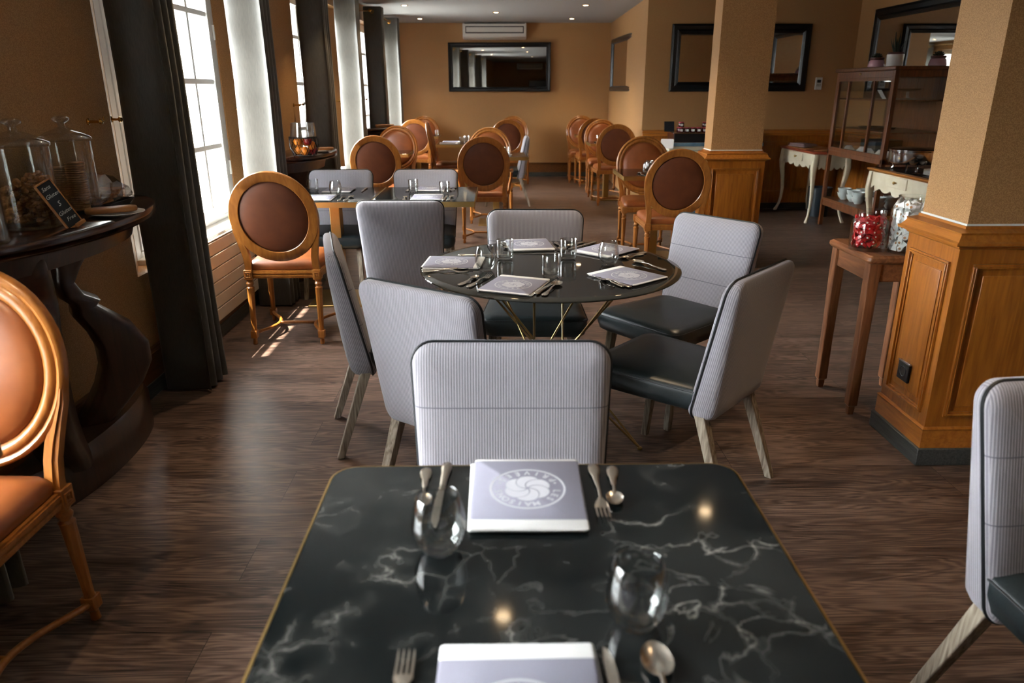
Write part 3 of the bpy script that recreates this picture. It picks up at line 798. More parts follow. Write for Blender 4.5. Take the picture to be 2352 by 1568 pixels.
# ---------------------------------------------------------------- round backed oak chair (faces local +y)
ZC, EA, EB = 0.765, 0.252, 0.262
def lean(z): return -0.215 - 0.20 * (z - 0.50)
def oval(ka, kb, v, n=48, off=0.0):
    out = []
    for j in range(n):
        a = 2 * PI * j / n
        x = ka * math.cos(a); z = ZC + kb * math.sin(a)
        out.append((x, lean(z) + v, z))
    return out
def oval_chair(label, name='oval_back_chair', arms=False):
    t = thing(name, label, 'chair')
    # frame section: flat at the rear, two beads in front
    sec = [(0.0, -0.016), (0.003, -0.019), (0.052, -0.019), (0.057, -0.014), (0.057, 0.004), (0.053, 0.010), (0.046, 0.013), (0.039, 0.010), (0.035, 0.006), (0.030, 0.013), (0.020, 0.017), (0.010, 0.014), (0.004, 0.007), (0.0, 0.004)]
    rings = [oval(EA - 0.057 + u, EB - 0.057 + u, v) for u, v in sec]
    MB().loft(rings + [rings[0]], False, False).build('back_frame', M_['oakc'], t, smooth=40)
    ia, ib = EA - 0.054, EB - 0.054
    MB().loft([oval(ia, ib, 0.0), oval(ia - 0.004, ib - 0.004, 0.010), oval(ia - 0.018, ib - 0.018, 0.020), oval(ia - 0.05, ib - 0.05, 0.030), oval(ia - 0.1, ib - 0.1, 0.036), oval(0.04, 0.045, 0.039)], False, True).build('backrest_cushion', M_['tan'], t, smooth=70)
    MB().loft([oval(ia, ib, 0.0), oval(ia - 0.003, ib - 0.003, -0.010), oval(ia - 0.015, ib - 0.015, -0.014), oval(ia - 0.05, ib - 0.05, -0.019), oval(ia - 0.1, ib - 0.1, -0.022), oval(0.04, 0.045, -0.023)], False, True).build('rear_leather', M_['tanback'], t, smooth=70)
    for s in (-1, 1):
        # rear post flowing from the seat block into the oval
        pp = [(0.200, 0.43), (0.196, 0.48), (0.197, 0.53), (0.205, 0.58), (0.219, 0.63), (0.234, 0.68), (0.2405, 0.72)]
        rings = []
        for i, (x, z) in enumerate(pp):
            h = 0.020 if i < 4 else 0.020 - 0.005 * (i - 3)
            rings.append([(s * (x - h), lean(z) - 0.018, z), (s * (x + h * 0.95), lean(z) - 0.018, z), (s * (x + h * 0.95), lean(z) + 0.008, z),
                          (s * (x + 0.3 * h), lean(z) + 0.008, z), (s * (x + 0.3 * h), lean(z) + 0.014, z), (s * (x - 0.3 * h), lean(z) + 0.014, z), (s * (x - 0.3 * h), lean(z) + 0.008, z), (s * (x - h), lean(z) + 0.008, z)])
        MB().loft(rings).build('back_post', M_['oakc'], t, smooth=25)
        for (fx, fy, gx, gy) in ((0.20, -0.212, 0.20, -0.245), (0.222, 0.225, 0.226, 0.235)):
            # rosette block on top, turned fluted leg under it
            q = MB(); e = 0.024
            q.box(s * fx - e, s * fx + e, fy - e, fy + e, 0.395, 0.452)
            for (nx, ny) in ((0, -1), (0, 1), (1, 0), (-1, 0)):
                M = Matrix.Translation((s * fx, fy, 0.423)) @ Matrix.Rotation(math.atan2(-nx, ny), 4, 'Z')
                for (u, v, w2, h2) in ((0, 0.013, 0.016, 0.003), (0, -0.013, 0.016, 0.003), (0.013, 0, 0.003, 0.013), (-0.013, 0, 0.003, 0.013), (0, 0, 0.005, 0.005)):
                    q.box(u - w2, u + w2, e - 0.001, e + 0.003, v - h2, v + h2, M)
            leg = q.build('leg', M_['oakc'], t, bevel=0.0015)
            sh = Matrix.Identity(4); k = 0.40
            sh[0][2] = (fx - gx) * s / k; sh[1][2] = (fy - gy) / k
            Ml = Matrix.Translation((s * gx, gy, 0)) @ sh
            MB().lathe([(0.010, 0.0), (0.014, 0.004), (0.012, 0.035), (0.016, 0.040), (0.017, 0.086), (0.0145, 0.092), (0.0155, 0.12), (0.0215, 0.335), (0.0225, 0.345), (0.015, 0.352), (0.020, 0.362), (0.022, 0.37), (0.016, 0.38), (0.021, 0.392), (0.021, 0.398)], 32, Ml, flute=(0.11, 0.345, 8)).build('turned_shaft', M_['oakc'], leg, smooth=30)
            MB().box(s * gx - 0.019, s * gx + 0.019, gy - 0.019, gy + 0.019, 0.042, 0.086, sh).build('foot_block', M_['oakc'], leg, bevel=0.002)
    # seat rails
    q = MB()
    for (z0, z1, e) in ((0.402, 0.446, 0.0), (0.412, 0.420, 0.004), (0.430, 0.440, 0.005)):
        q.box(-0.18, 0.18, -0.224 - e, -0.205, z0, z1); q.box(-0.20, 0.20, 0.22, 0.242 + e, z0, z1)
        for s in (-1, 1):
            a = s * (0.216 + e); b_ = s * (0.236 + e)
            q.loft([[(a, -0.19, z0), (s * 0.195, -0.19, z0), (s * 0.195, -0.19, z1), (a, -0.19, z1)], [(b_, 0.205, z0), (s * 0.21, 0.205, z0), (s * 0.21, 0.205, z1), (b_, 0.205, z1)]])
    q.build('seat_rail', M_['oakc'], t, smooth=20)
    def st(w0, d0, r, z):
        out = []
        for (x, y) in rrect(w0, d0, r, 6, 0, 0.012):
            out.append((x * (0.90 + 0.10 * (y + 0.2) / 0.44), y, z))
        return out
    MB().loft([st(0.222, 0.215, 0.03, 0.44), st(0.228, 0.222, 0.035, 0.452), st(0.228, 0.222, 0.035, 0.474), st(0.215, 0.21, 0.04, 0.492), st(0.17, 0.165, 0.05, 0.505), st(0.1, 0.1, 0.05, 0.511), st(0.02, 0.02, 0.01, 0.513)]).build('seat_cushion', M_['tan'], t, smooth=70)
    # stretchers: bowed sides joined by a cross bar
    for s in (-1, 1):
        pts = []
        for i in range(17):
            u = i / 16; y = -0.235 + 0.46 * u
            b_ = math.sin(PI * u)
            pts.append((s * (0.203 + 0.02 * u - 0.10 * b_ ** 1.3), y, 0.064))
        MB().tube(pts, (0.011, 0.010), 8).build('side_stretcher', M_['oakc'], t, smooth=50)
    MB().tube([(-0.112, -0.01, 0.064), (0.112, -0.01, 0.064)], (0.010, 0.010), 8).build('cross_stretcher', M_['oakc'], t, smooth=50)
    if arms:
        for s in (-1, 1):
            q = MB().tube([(s * 0.238, -0.262, 0.70), (s * 0.262, -0.20, 0.700), (s * 0.272, -0.10, 0.685), (s * 0.272, 0.0, 0.672), (s * 0.268, 0.04, 0.668)], [(0.013, 0.012), (0.015, 0.012), (0.017, 0.013), (0.018, 0.014), (0.021, 0.017)], 10)
            q.tube([(s * 0.268, 0.03, 0.668), (s * 0.266, 0.055, 0.60), (s * 0.25, 0.06, 0.53), (s * 0.238, 0.05, 0.44)], 0.014, 8)
            ar = q.build('armrest', M_['oakc'], t, smooth=50)
            MB().tube([(s * 0.272, -0.14, 0.705), (s * 0.273, -0.05, 0.694), (s * 0.272, 0.0, 0.688)], [(0.008, 0.006), (0.014, 0.010), (0.008, 0.006)], 8).build('arm_pad', M_['tan'], ar)
    return t
OG = 'oak chairs with oval leather backs'
OC = [
 (-1.275, 4.09, 90, 'oak oval backed chair seen from behind beside the radiator, feet and stretcher in view'),
 (-1.375, 1.85, -93, 'oak oval backed chair cut off by the left picture edge'),
 (-1.215, 7.30, 90, 'oak oval backed chair with a nearly black back, behind the left grey chair'),
 (-1.25, 9.28, -92, 'oak oval backed chair facing the camera with sunlit pale leather, left row'),
 (-0.98, 10.25, 0, 'oak oval backed chair in side view facing right, seat in profile'),
 (-1.25, 11.15, 90, 'oak oval backed chair with light frame behind the side-on chair, back to camera'),
 (-1.24, 12.55, -90, 'oak oval backed chair furthest away in the left row by the end wall'),
 (-0.12, 8.85, -88, 'oak oval backed chair facing the camera just behind the armchair'),
 (0.115, 11.05, 90, 'oak oval backed chair with dark back in the middle row near the end wall'),
 (0.22, 12.45, -90, 'oak oval backed chair furthest away in the middle row, peeking over a dark back'),
 (1.345, 5.55, 88, 'oak oval backed chair nearest the centre pillar, dark back to camera'),
 (1.35, 7.08, -92, 'oak oval backed chair facing the camera behind glasses on the small right table'),
 (1.475, 9.50, 90, 'oak oval backed chair with back to camera, third from the pillar along the right wall'),
 (1.470, 10.95, -90, 'oak oval backed chair facing the camera, fourth from the pillar on the right'),
 (1.44, 11.45, 90, 'oak oval backed chair with back to camera, fifth from the pillar on the right'),
 (1.35, 12.60, -90, 'oak oval backed chair furthest away on the right, against the end wall'),
]
o0 = None
for (x, y, a, lab) in OC:
    rz = R(a - 90)
    off = Matrix.Rotation(rz, 4, 'Z') @ Vector((0, -0.325, 0))
    loc = (x - off.x, y - off.y, 0)
    if o0 is None:
        o0 = oval_chair(lab); o0.location = loc; o0.rotation_euler = (0, 0, rz); o0['group'] = OG
    else: dup(o0, loc, rz, lab, OG)
ac = oval_chair('oak oval backed armchair with dark leather back, behind the right grey chair', 'oval_back_armchair', True)
ac.location = (-0.155, 7.10 + 0.325, 0)

# ---------------------------------------------------------------- tables
def marble_table(label, x0, x1, y0, y1, ztop=0.755, rz=0, corner=0.05, group=None, baselabel=None):
    cx, cy = (x0 + x1) / 2, (y0 + y1) / 2; w, d = (x1 - x0) / 2, (y1 - y0) / 2
    t = thing('marble_table', label, 'table', (cx, cy, 0), rz, group)
    out = lambda e, z, r=corner: [(x, y, z) for x, y in rrect(w - e, d - e, max(r - e, 0.004), 6)]
    MB().loft([out(0.005, ztop - 0.03), out(0.005, ztop - 0.0005), out(0.0055, ztop)]).build('marble_top', M_['marble'], t, smooth=30)
    MB().loft([out(0.0035, ztop - 0.001), out(0.0, ztop - 0.0015), out(0.0, ztop - 0.036), out(0.012, ztop - 0.036), out(0.012, ztop - 0.031), out(0.0052, ztop - 0.0305)], False, False).build('brass_edge', M_['brass'], t, smooth=30)
    MB().box(-0.035, 0.035, -0.05, 0.05, 0.02, ztop - 0.03).build('pedestal', M_['brass'], t, bevel=0.004)
    MB().box(-0.20, 0.20, -0.22, 0.22, 0.0, 0.012).build('base_plate', M_['brass'], t, bevel=0.002)
    MB().box(-0.18, 0.18, -0.18, 0.18, ztop - 0.036, ztop - 0.03).build('top_bracket', M_['black'], t)
    return t
marble_table('black marble table with thin brass edge in the foreground', -0.328, 0.455, 0.49, 1.283, 0.75)
marble_table('small black marble table with brass edge beside the radiator, left half of the pair', -1.455, -0.853, 4.79, 5.55, 0.755, corner=0.006)
marble_table('black marble table with brass edge between two grey chairs, right half of the pair', -0.85, -0.165, 4.79, 5.55, 0.755, corner=0.006)
marble_table('brass edged marble table against the curtain in the second row', -1.72, -1.03, 8.46, 9.02, 0.755, corner=0.006)
marble_table('brass edged table between the side-on oval chair and the side-on grey chair', -0.84, -0.12, 9.90, 10.58, 0.755, corner=0.006)
marble_table('brass edged table whose corner shows right of the oak armchair', -0.40, 0.31, 8.05, 8.65, 0.755, corner=0.006) 
marble_table('brass edged table at the end wall, only its right corner showing on the left row', -1.62, -0.94, 11.68, 12.15, 0.755, corner=0.006)
marble_table('brass edged table hidden behind the middle row dark back near the end wall', -0.20, 0.42, 11.55, 12.05, 0.755, corner=0.006)
marble_table('brass edged table nearest the pillar on the right with two glasses', 1.03, 1.70, 6.20, 6.80, 0.755, corner=0.006)
marble_table('brass edged table in the middle of the right row', 1.20, 1.72, 10.02, 10.48, 0.755, corner=0.006)
marble_table('brass edged table furthest away in the right row', 1.20, 1.76, 11.88, 12.2, 0.755, corner=0.006)

# round smoked glass table on crossed brass rods
RC = (0.205, 2.975)
rt = thing('round_glass_table', 'round dark glass table on crossed brass rods in the middle of the room', 'table', (RC[0], RC[1], 0))
ZR = 0.755
MB().lathe([(0.02, ZR - 0.012), (0.498, ZR - 0.012), (0.5, ZR - 0.002), (0.5, ZR), (0.02, ZR)], 96).build('glass_top', M_['tint'], rt, smooth=30)
MB().lathe([(0.5, ZR - 0.012), (0.534, ZR - 0.012), (0.538, ZR - 0.008), (0.536, ZR - 0.005), (0.508, ZR), (0.5, ZR)], 96, None, False).build('bevelled_rim', M_['smoke'], rt, smooth=30)
rods = MB()
base_a = [R(-28), R(62), R(152), R(242)]
for a in base_a:
    foot = Vector((0.43 * math.cos(a), 0.43 * math.sin(a), 0.008))
    for s in (-1, 1):
        wa = a + s * R(58)
        waist = Vector((0.075 * math.cos(wa), 0.075 * math.sin(wa), 0.36))
        ta = a + PI - s * R(62)
        ta = a + s * R(105)
        top = Vector((0.36 * math.cos(ta), 0.36 * math.sin(ta), ZR - 0.014))
        p = [foot]
        for k in range(1, 8): p.append(foot.lerp(waist, k / 8) )
        p += [waist.lerp(foot, 0.06), waist, waist.lerp(top, 0.06)]
        for k in range(2, 9): p.append(waist.lerp(top, k / 8))
        rods.tube(p, 0.005, 8)
rods.build('crossed_rods', M_['wire'], rt, smooth=50)
q = MB()
for a in base_a:
    q.lathe([(0.009, 0.0), (0.011, 0.002), (0.011, 0.010), (0.006, 0.014)], 12, T(0.43 * math.cos(a), 0.43 * math.sin(a), 0))
q.build('foot_pads', M_['wire'], rt)
q = MB(); q.lathe([(0.07, 0.357), (0.078, 0.36), (0.078, 0.366), (0.07, 0.369), (0.066, 0.363), (0.07, 0.357)], 32, None, False)
q.build('waist_ring', M_['wire'], rt)
MB().lathe([(0.34, ZR - 0.0205), (0.372, ZR - 0.0205), (0.372, ZR - 0.0125), (0.34, ZR - 0.0125), (0.34, ZR - 0.0205)], 64, None, False).build('support_ring', M_['wire'], rt)

# ---------------------------------------------------------------- napkin with printed emblem
def letters():
    """printed roundel: ring, lettering, six-petal swirl (flat, in local xy)"""
    q = MB()
    zt = 0.0
    def ringflat(r0, r1, n=64):
        v = []; f = []
        for j in range(n):
            a = 2 * PI * j / n; v += [(r0 * math.cos(a), r0 * math.sin(a), zt), (r1 * math.cos(a), r1 * math.sin(a), zt)]
        for j in range(n):
            k = (j + 1) % n; f.append((2 * j, 2 * j + 1, 2 * k + 1, 2 * k))
        q.add(v, f)
    ringflat(0.0655, 0.0695)
    # swirl petals
    for k in range(6):
        a0 = k * PI / 3; edge1 = []; edge2 = []
        for i in range(11):
            u = i / 10; r = 0.003 + 0.035 * u
            tw = -1.1 * u ** 1.2
            gap = 0.0013 / max(r, 0.003)
            edge1.append((r * math.cos(a0 + tw + gap), r * math.sin(a0 + tw + gap), zt))
            edge2.append((r * math.cos(a0 + PI / 3 + tw - gap), r * math.sin(a0 + PI / 3 + tw - gap), zt))
        arc = []
        for i in range(1, 6):
            u = i / 6; a = a0 - 1.1 + (PI / 3) * u; r = 0.038 + 0.005 * math.sin(PI * u) ** 0.8
            arc.append((r * math.cos(a), r * math.sin(a), zt))
        v = edge1 + arc + edge2[::-1]
        q.add(v, [tuple(range(len(v)))])
    for a in (R(-160), R(-20)):
        v = [(0.054 * math.cos(a) + 0.0026 * math.cos(b), 0.054 * math.sin(a) + 0.0026 * math.sin(b), zt) for b in [2 * PI * j / 10 for j in range(10)]]
        q.add(v, [tuple(range(10))])
    dg = bpy.context.evaluated_depsgraph_get
    cache = {}
    def glyph(ch):
        if ch not in cache:
            cu_ = bpy.data.curves.new('g', 'FONT'); cu_.body = ch; cu_.size = 0.0185; cu_.align_x = 'CENTER'; cu_.resolution_u = 3; cu_.offset = 0.0004
            ob = bpy.data.objects.new('g', cu_); C.objects.link(ob)
            bpy.context.view_layer.update()
            me = bpy.data.meshes.new_from_object(ob.evaluated_get(dg()))
            cache[ch] = ([tuple(v.co) for v in me.vertices], [tuple(p.vertices) for p in me.polygons])
            bpy.data.objects.remove(ob); bpy.data.curves.remove(cu_); bpy.data.meshes.remove(me)
        return cache[ch]
    top = 'LES MAISONS'; n = len(top)
    for i, ch in enumerate(top):
        if ch == ' ': continue
        a = R(180 - 8 - 164 * (i + 0.2) / (n - 0.6)); v, f = glyph(ch)
        q.add(v, f, Matrix.Rotation(a - PI / 2, 4, 'Z') @ Matrix.Translation((0, 0.0478, zt)))
    bot = 'PRIV\u00c9ES'; n = len(bot)
    for i, ch in enumerate(bot):
        a = R(-148 + 116 * i / (n - 1)); v, f = glyph(ch)
        q.add(v, f, Matrix.Rotation(a + PI / 2, 4, 'Z') @ Matrix.Translation((0, -0.0615, zt)))
    return q
def napkin(label):
    t = thing('folded_napkin', label, 'napkin')
    def slab(w, d, z0, z1, cx=0, cy=0, r=0.006, skew=0.0):
        rg = []
        for (e, z) in ((0.003, z0), (0.0, z0 + 0.002), (0.0, z1 - 0.002), (0.003, z1)):
            rg.append([(x + skew * y, y, z) for x, y in rrect(w - e, d - e, r, 4, cx, cy)])
        return rg
    MB().loft(slab(0.101, 0.122, 0.0048, 0.0095)).build('top_fold', M_['napkin'], t, smooth=50)
    MB().loft(slab(0.1, 0.117, 0.0004, 0.0050, 0.006, 0.002, skew=-0.03)).build('lower_fold', M_['napw'], t, smooth=50)
    e = letters(); o = e.build('printed_emblem', M_['print'], t, smooth=0); o.location = (0.0, -0.010, 0.0097)
    return t

# ---------------------------------------------------------------- cutlery: lies along local +y, handle end at the origin
def ell(w, h, y, z, n=10):
    return [(w * math.cos(2 * PI * j / n), y, z + h * math.sin(2 * PI * j / n)) for j in range(n)]
def handle(q, Ln):
    st = [(0.0, 0.004, 0.0015, 0.004), (0.004, 0.0095, 0.002, 0.004), (0.018, 0.0115, 0.0022, 0.004), (0.035, 0.0095, 0.002, 0.004), (0.045, 0.0065, 0.002, 0.0045), (0.07, 0.0050, 0.002, 0.005), (0.5 * Ln + 0.03, 0.0032, 0.0018, 0.009), (Ln, 0.0030, 0.0017, 0.008)]
    q.loft([ell(w, h, y, z) for (y, w, h, z) in st])
def spoon(label, Ln=0.2, name='spoon', bl=0.062, bw=0.0205):
    t = thing(name, label, 'spoon')
    hl = Ln - bl + 0.004
    q = MB(); handle(q, hl); q.build('handle', M_['silver'], t, smooth=60)
    q = MB(); n = 22; m = 8; v = []; f = []
    cy = Ln - bl / 2
    for side in (0, 1):
        for i in range(m + 1):
            r = i / m
            for j in range(n):
                a = 2 * PI * j / n
                yy = math.sin(a); xx = math.cos(a) * (1 - 0.12 * yy)
                z = 0.0085 - 0.0075 * (1 - r ** 2.2) - (0.0009 if side else 0)
                v.append((bw * r * xx, cy + bl / 2 * r * yy, z))
    o_ = (m + 1) * n
    for s in (0, 1):
        for i in range(m):
            for j in range(n):
                k = (j + 1) % n; a = s * o_ + i * n
                f.append((a + j, a + k, a + n + k, a + n + j))
    for j in range(n):
        k = (j + 1) % n; a = m * n; f.append((a + j, a + k, o_ + a + k, o_ + a + j))
    q.add(v, f); q.build('bowl', M_['silver'], t, smooth=60)
    return t
def fork(label, Ln=0.195):
    t = thing('fork', label, 'fork')
    q = MB(); handle(q, Ln - 0.062); q.build('handle', M_['silver'], t, smooth=60)
    q = MB(); y0 = Ln - 0.066
    q.loft([ell(0.003, 0.0017, y0, 0.008), ell(0.009, 0.0014, y0 + 0.010, 0.0055), ell(0.0125, 0.0011, y0 + 0.02, 0.0035), ell(0.0125, 0.001, y0 + 0.028, 0.0028)])
    for k in range(4):
        x = -0.0104 + k * 0.00693
        q.loft([[(x + a, y, z + b) for a, b in ((-w, -0.0009), (w, -0.0009), (w, 0.0009), (-w, 0.0009))] for (y, z, w) in ((y0 + 0.026, 0.0028, 0.0019), (y0 + 0.045, 0.0035, 0.0016), (y0 + 0.060, 0.006, 0.0013), (y0 + 0.066, 0.0078, 0.0005))])
    q.build('tines', M_['silver'], t, smooth=50)
    return t
def knife(label, Ln=0.225):
    t = thing('knife', label, 'knife')
    q = MB(); st = [(0.0, 0.004, 0.003), (0.004, 0.0088, 0.0042), (0.02, 0.0105, 0.0045), (0.04, 0.008, 0.004), (0.09, 0.0062, 0.0038), (0.098, 0.0075, 0.004), (0.102, 0.005, 0.0035)]
    q.loft([ell(w, h, y, 0.0048) for (y, w, h) in st]); q.build('handle', M_['silver'], t, smooth=60)
    q = MB(); out = [(-0.005, 0.10), (0.006, 0.10), (0.0085, 0.14), (0.009, 0.18), (0.007, 0.205), (0.001, 0.222), (-0.004, 0.225), (-0.0062, 0.20), (-0.0055, 0.14)]
    q.prism(out, 0.004, 0.0056); q.build('blade', M_['silver'], t, smooth=0, bevel=0.0004)
    return t

# drinking glasses
def tumbler_round(label):
    o = MB()
    prof = [(0.001, 0.0), (0.024, 0.0), (0.0275, 0.003), (0.036, 0.018), (0.0425, 0.038), (0.043, 0.052), (0.0395, 0.075), (0.0335, 0.0985), (0.0325, 0.0995), (0.0318, 0.0985), (0.0375, 0.075), (0.0408, 0.053), (0.040, 0.04), (0.0335, 0.022), (0.022, 0.0125), (0.001, 0.0105)]
    return tag(o.lathe(prof, 40).build('drinking_glass', M_['tumbler'], smooth=60), label, 'glass')
def tumbler_straight(label):
    prof = [(0.001, 0.0), (0.026, 0.0), (0.031, 0.004), (0.0355, 0.014), (0.0365, 0.03), (0.0365, 0.0865), (0.0358, 0.0875), (0.0350, 0.0865), (0.0348, 0.03), (0.0335, 0.018), (0.028, 0.0125), (0.001, 0.0115)]
    return tag(MB().lathe(prof, 40).build('drinking_glass', M_['tumbler'], smooth=60), label, 'glass')

protos = {}
def put(kind, x, y, z, deg, label, group):
    """deg = direction the piece points to (handle end to tip), from +x"""
    rz = R(deg - 90)
    if kind not in protos:
        o = {'napkin': napkin, 'spoon': spoon, 'fork': fork, 'knife': knife, 'teaspoon': lambda l: spoon(l, 0.145, 'teaspoon', 0.045, 0.0155), 'glassr': tumbler_round, 'glasss': tumbler_straight}[kind](label)
        protos[kind] = o; o.location = (x, y, z); o.rotation_euler = (0, 0, rz); o['label'] = label; o['group'] = group
        return o
    return dup(protos[kind], (x, y, z), rz, label, group)
GN = 'printed lilac napkins'; GCu = 'silver cutlery'; GGl = 'water glasses'
TZ = 0.7505
# foreground table, far setting
fg = 'on the foreground marble table'
put('napkin', 0.046, 1.163, TZ, -91, 'lilac napkin lying upside down to the camera at the far end of the foreground table', GN)
put('teaspoon', -0.147, 1.262, TZ, -87, 'dessert spoon seen through the glass at the far left ' + fg, GCu)
put('knife', -0.107, 1.280, TZ, -92, 'knife left of the far napkin ' + fg, GCu)
put('fork', 0.178, 1.272, TZ, -91, 'fork right of the far napkin ' + fg, GCu)
put('teaspoon', 0.214, 1.262, TZ, -96, 'small spoon outermost right of the far napkin ' + fg, GCu)
put('glassr', -0.101, 1.002, TZ, 90, 'rounded water glass in front of the far knife ' + fg, GGl)
put('glassr', 0.183, 0.826, TZ, 90, 'rounded water glass at the near right ' + fg, GGl)
put('napkin', 0.018, 0.658, TZ, 90, 'lilac napkin cut off by the bottom picture edge', GN)
put('fork', -0.126, 0.577, TZ, 90, 'fork whose tines show at the bottom picture edge', GCu)
put('knife', 0.138, 0.550, TZ, 91, 'knife whose tip shows at the bottom picture edge', GCu)
put('spoon', 0.197, 0.582, TZ, 90, 'large spoon at the bottom picture edge right of the knife', GCu)
# round table: five settings
TR = 0.7556
rn = 'on the round glass table'
put('napkin', 0.050, 2.630, TR, 68, 'lilac napkin nearest the camera ' + rn, GN)
put('napkin', -0.196, 3.008, TR, -5, 'lilac napkin at the left edge ' + rn, GN)
put('napkin', 0.135, 3.36, TR, -84, 'lilac napkin at the far edge ' + rn, GN)
put('napkin', 0.474, 3.237, TR, -134, 'lilac napkin at the far right ' + rn, GN)
put('napkin', 0.491, 2.760, TR, 130, 'lilac napkin at the right edge ' + rn, GN)
put('fork', -0.120, 2.615, TR, 66, 'fork just left of the nearest napkin ' + rn, GCu)
put('teaspoon', -0.155, 2.642, TR, 63, 'small spoon outermost left of the nearest napkin ' + rn, GCu)
put('spoon', 0.150, 2.490, TR, 69, 'large spoon at the near edge right of the nearest napkin ' + rn, GCu)
put('knife', 0.124, 2.505, TR, 66, 'knife in front right of the nearest napkin ' + rn, GCu)
put('knife', 0.104, 2.52, TR, 68, 'second knife tucked against the nearest napkin ' + rn, GCu)
put('fork', -0.318, 2.888, TR, -12, 'fork in front of the left napkin ' + rn, GCu)
put('spoon', -0.315, 2.855, TR, 16, 'spoon crossing the fork in front of the left napkin ' + rn, GCu)
put('knife', -0.185, 3.155, TR, 0, 'knife behind the left napkin ' + rn, GCu)
put('fork', 0.235, 3.45, TR, -86, 'fork right of the far napkin ' + rn, GCu)
put('spoon', 0.262, 3.44, TR, -84, 'spoon outermost right of the far napkin ' + rn, GCu)
put('teaspoon', 0.015, 3.43, TR, -84, 'small spoon left of the far napkin ' + rn, GCu)
put('knife', 0.455, 3.432, TR, -132, 'knife behind the straight glass at the far right ' + rn, GCu)
put('teaspoon', 0.395, 3.44, TR, -128, 'small spoon beside the far right knife ' + rn, GCu)
put('fork', 0.652, 3.205, TR, -140, 'fork right of the far right napkin ' + rn, GCu)
put('teaspoon', 0.632, 3.165, TR, -142, 'small spoon right of the far right napkin ' + rn, GCu)
put('spoon', 0.665, 2.86, TR, 121, 'large spoon beyond the right napkin ' + rn, GCu)
put('fork', 0.480, 2.600, TR, 124, 'fork nearest the camera beside the right napkin ' + rn, GCu)
put('teaspoon', 0.455, 2.605, TR, 120, 'small spoon nearest the camera beside the right napkin ' + rn, GCu)
put('glassr', -0.061, 2.885, TR, 90, 'rounded water glass beside the left napkin ' + rn, GGl)
put('glasss', 0.019, 3.080, TR, 90, 'straight water glass in front of the far napkin ' + rn, GGl)
put('glasss', 0.291, 3.085, TR, 90, 'straight water glass left of the far right napkin ' + rn, GGl)
put('glassr', 0.447, 2.968, TR, 90, 'rounded water glass between the two right napkins ' + rn, GGl)
put('glasss', 0.195, 2.770, TR, 90, 'straight water glass behind the large near spoon ' + rn, GGl)
# double table, front to back
db = 'on the double marble table'
put('napkin', -0.49, 4.96, TR, 90, 'lilac napkin behind the grey chair back %s' % db, GN)
put('napkin', -0.50, 5.40, TR, -90, 'lilac napkin on the far side of the right half %s' % db, GN)
put('napkin', -1.16, 5.36, TR, -90, 'lilac napkin on the far side of the left half %s' % db, GN)
put('napkin', -1.22, 4.96, TR, 90, 'lilac napkin half hidden behind the near oval chair %s' % db, GN)
put('glasss', -0.615, 5.26, TR, 90, 'tall water glass left of the far right napkin %s' % db, GGl)
put('glasss', -0.385, 5.14, TR, 90, 'water glass between the two right napkins %s' % db, GGl)
put('glassr', -1.13, 5.10, TR, 90, 'water glass on the left half %s' % db, GGl)
put('glasss', -1.33, 5.30, TR, 90, 'water glass nearest the window %s' % db, GGl)
put('spoon', -0.345, 4.83, TR, 84, 'large spoon right of the near napkin %s' % db, GCu)
put('knife', -0.372, 4.83, TR, 88, 'knife right of the near napkin %s' % db, GCu)
put('spoon', -0.365, 5.50, TR, -90, 'spoon right of the far napkin on the right half %s' % db, GCu)
put('fork', -0.33, 5.50, TR, -92, 'fork right of the far napkin on the right half %s' % db, GCu)
put('teaspoon', -0.635, 4.86, TR, 92, 'small spoon left of the near napkin %s' % db, GCu)
put('fork', -0.665, 5.48, TR, -90, 'fork left of the far napkin on the right half %s' % db, GCu)
put('knife', -0.985, 5.50, TR, -90, 'knife right of the far napkin on the left half %s' % db, GCu)
put('spoon', -1.02, 4.84, TR, 86, 'large spoon beside the near oval chair %s' % db, GCu)
put('fork', -1.06, 4.84, TR, 90, 'fork beside the near oval chair %s' % db, GCu)
# small tables further back
put('napkin', -0.68, 10.12, TR, 0, 'grey napkin at the left end of the table with the side-on grey chair', GN)
put('napkin', -0.66, 10.38, TR, 0, 'second grey napkin behind it on the table with the side-on grey chair', GN)
put('glasss', -0.50, 10.05, TR, 90, 'near water glass on the table with the side-on grey chair', GGl)
put('glasss', -0.45, 10.3, TR, 90, 'rear water glass on the table with the side-on grey chair', GGl)
put('glassr', 1.255, 6.33, TR, 90, 'left water glass on the small right table', GGl)
put('glassr', 1.305, 6.50, TR, 90, 'rear water glass on the small right table', GGl)
put('napkin', 1.42, 6.36, TR, 90, 'lilac napkin on the small right table behind the oval back', GN)
put('spoon', 1.20, 6.24, TR, 90, 'large spoon on the small right table', GCu)
put('napkin', 1.46, 10.2, TR, 90, 'lilac napkin on the middle table of the right row', GN)
put('spoon', 1.30, 10.08, TR, 90, 'spoon on the middle table of the right row', GCu)
put('glasss', 1.36, 10.35, TR, 90, 'water glass on the middle table of the right row', GGl)
put('glasss', 0.075, 8.30, TR, 90, 'water glass on the table right of the oak armchair', GGl)
put('spoon', 0.12, 8.1, TR, 90, 'spoon at the right end of the table behind the armchair', GCu)
put('glasss', -0.975, 11.8, TR, 90, 'water glass on the last table of the left row', GGl)
put('spoon', -0.96, 11.72, TR, 90, 'spoon on the last table of the left row', GCu)
put('glasss', -0.15, 11.8, TR, 90, 'water glass on the last table of the middle row', GGl)
put('napkin', -1.35, 8.65, TR, 90, 'lilac napkin on the curtain side table in the second row', GN)

# corner of one more table at the left edge
marble_table('brass edged marble table whose corner enters at the left picture edge', -1.61, -1.06, 0.80, 1.44, 0.75, corner=0.05)

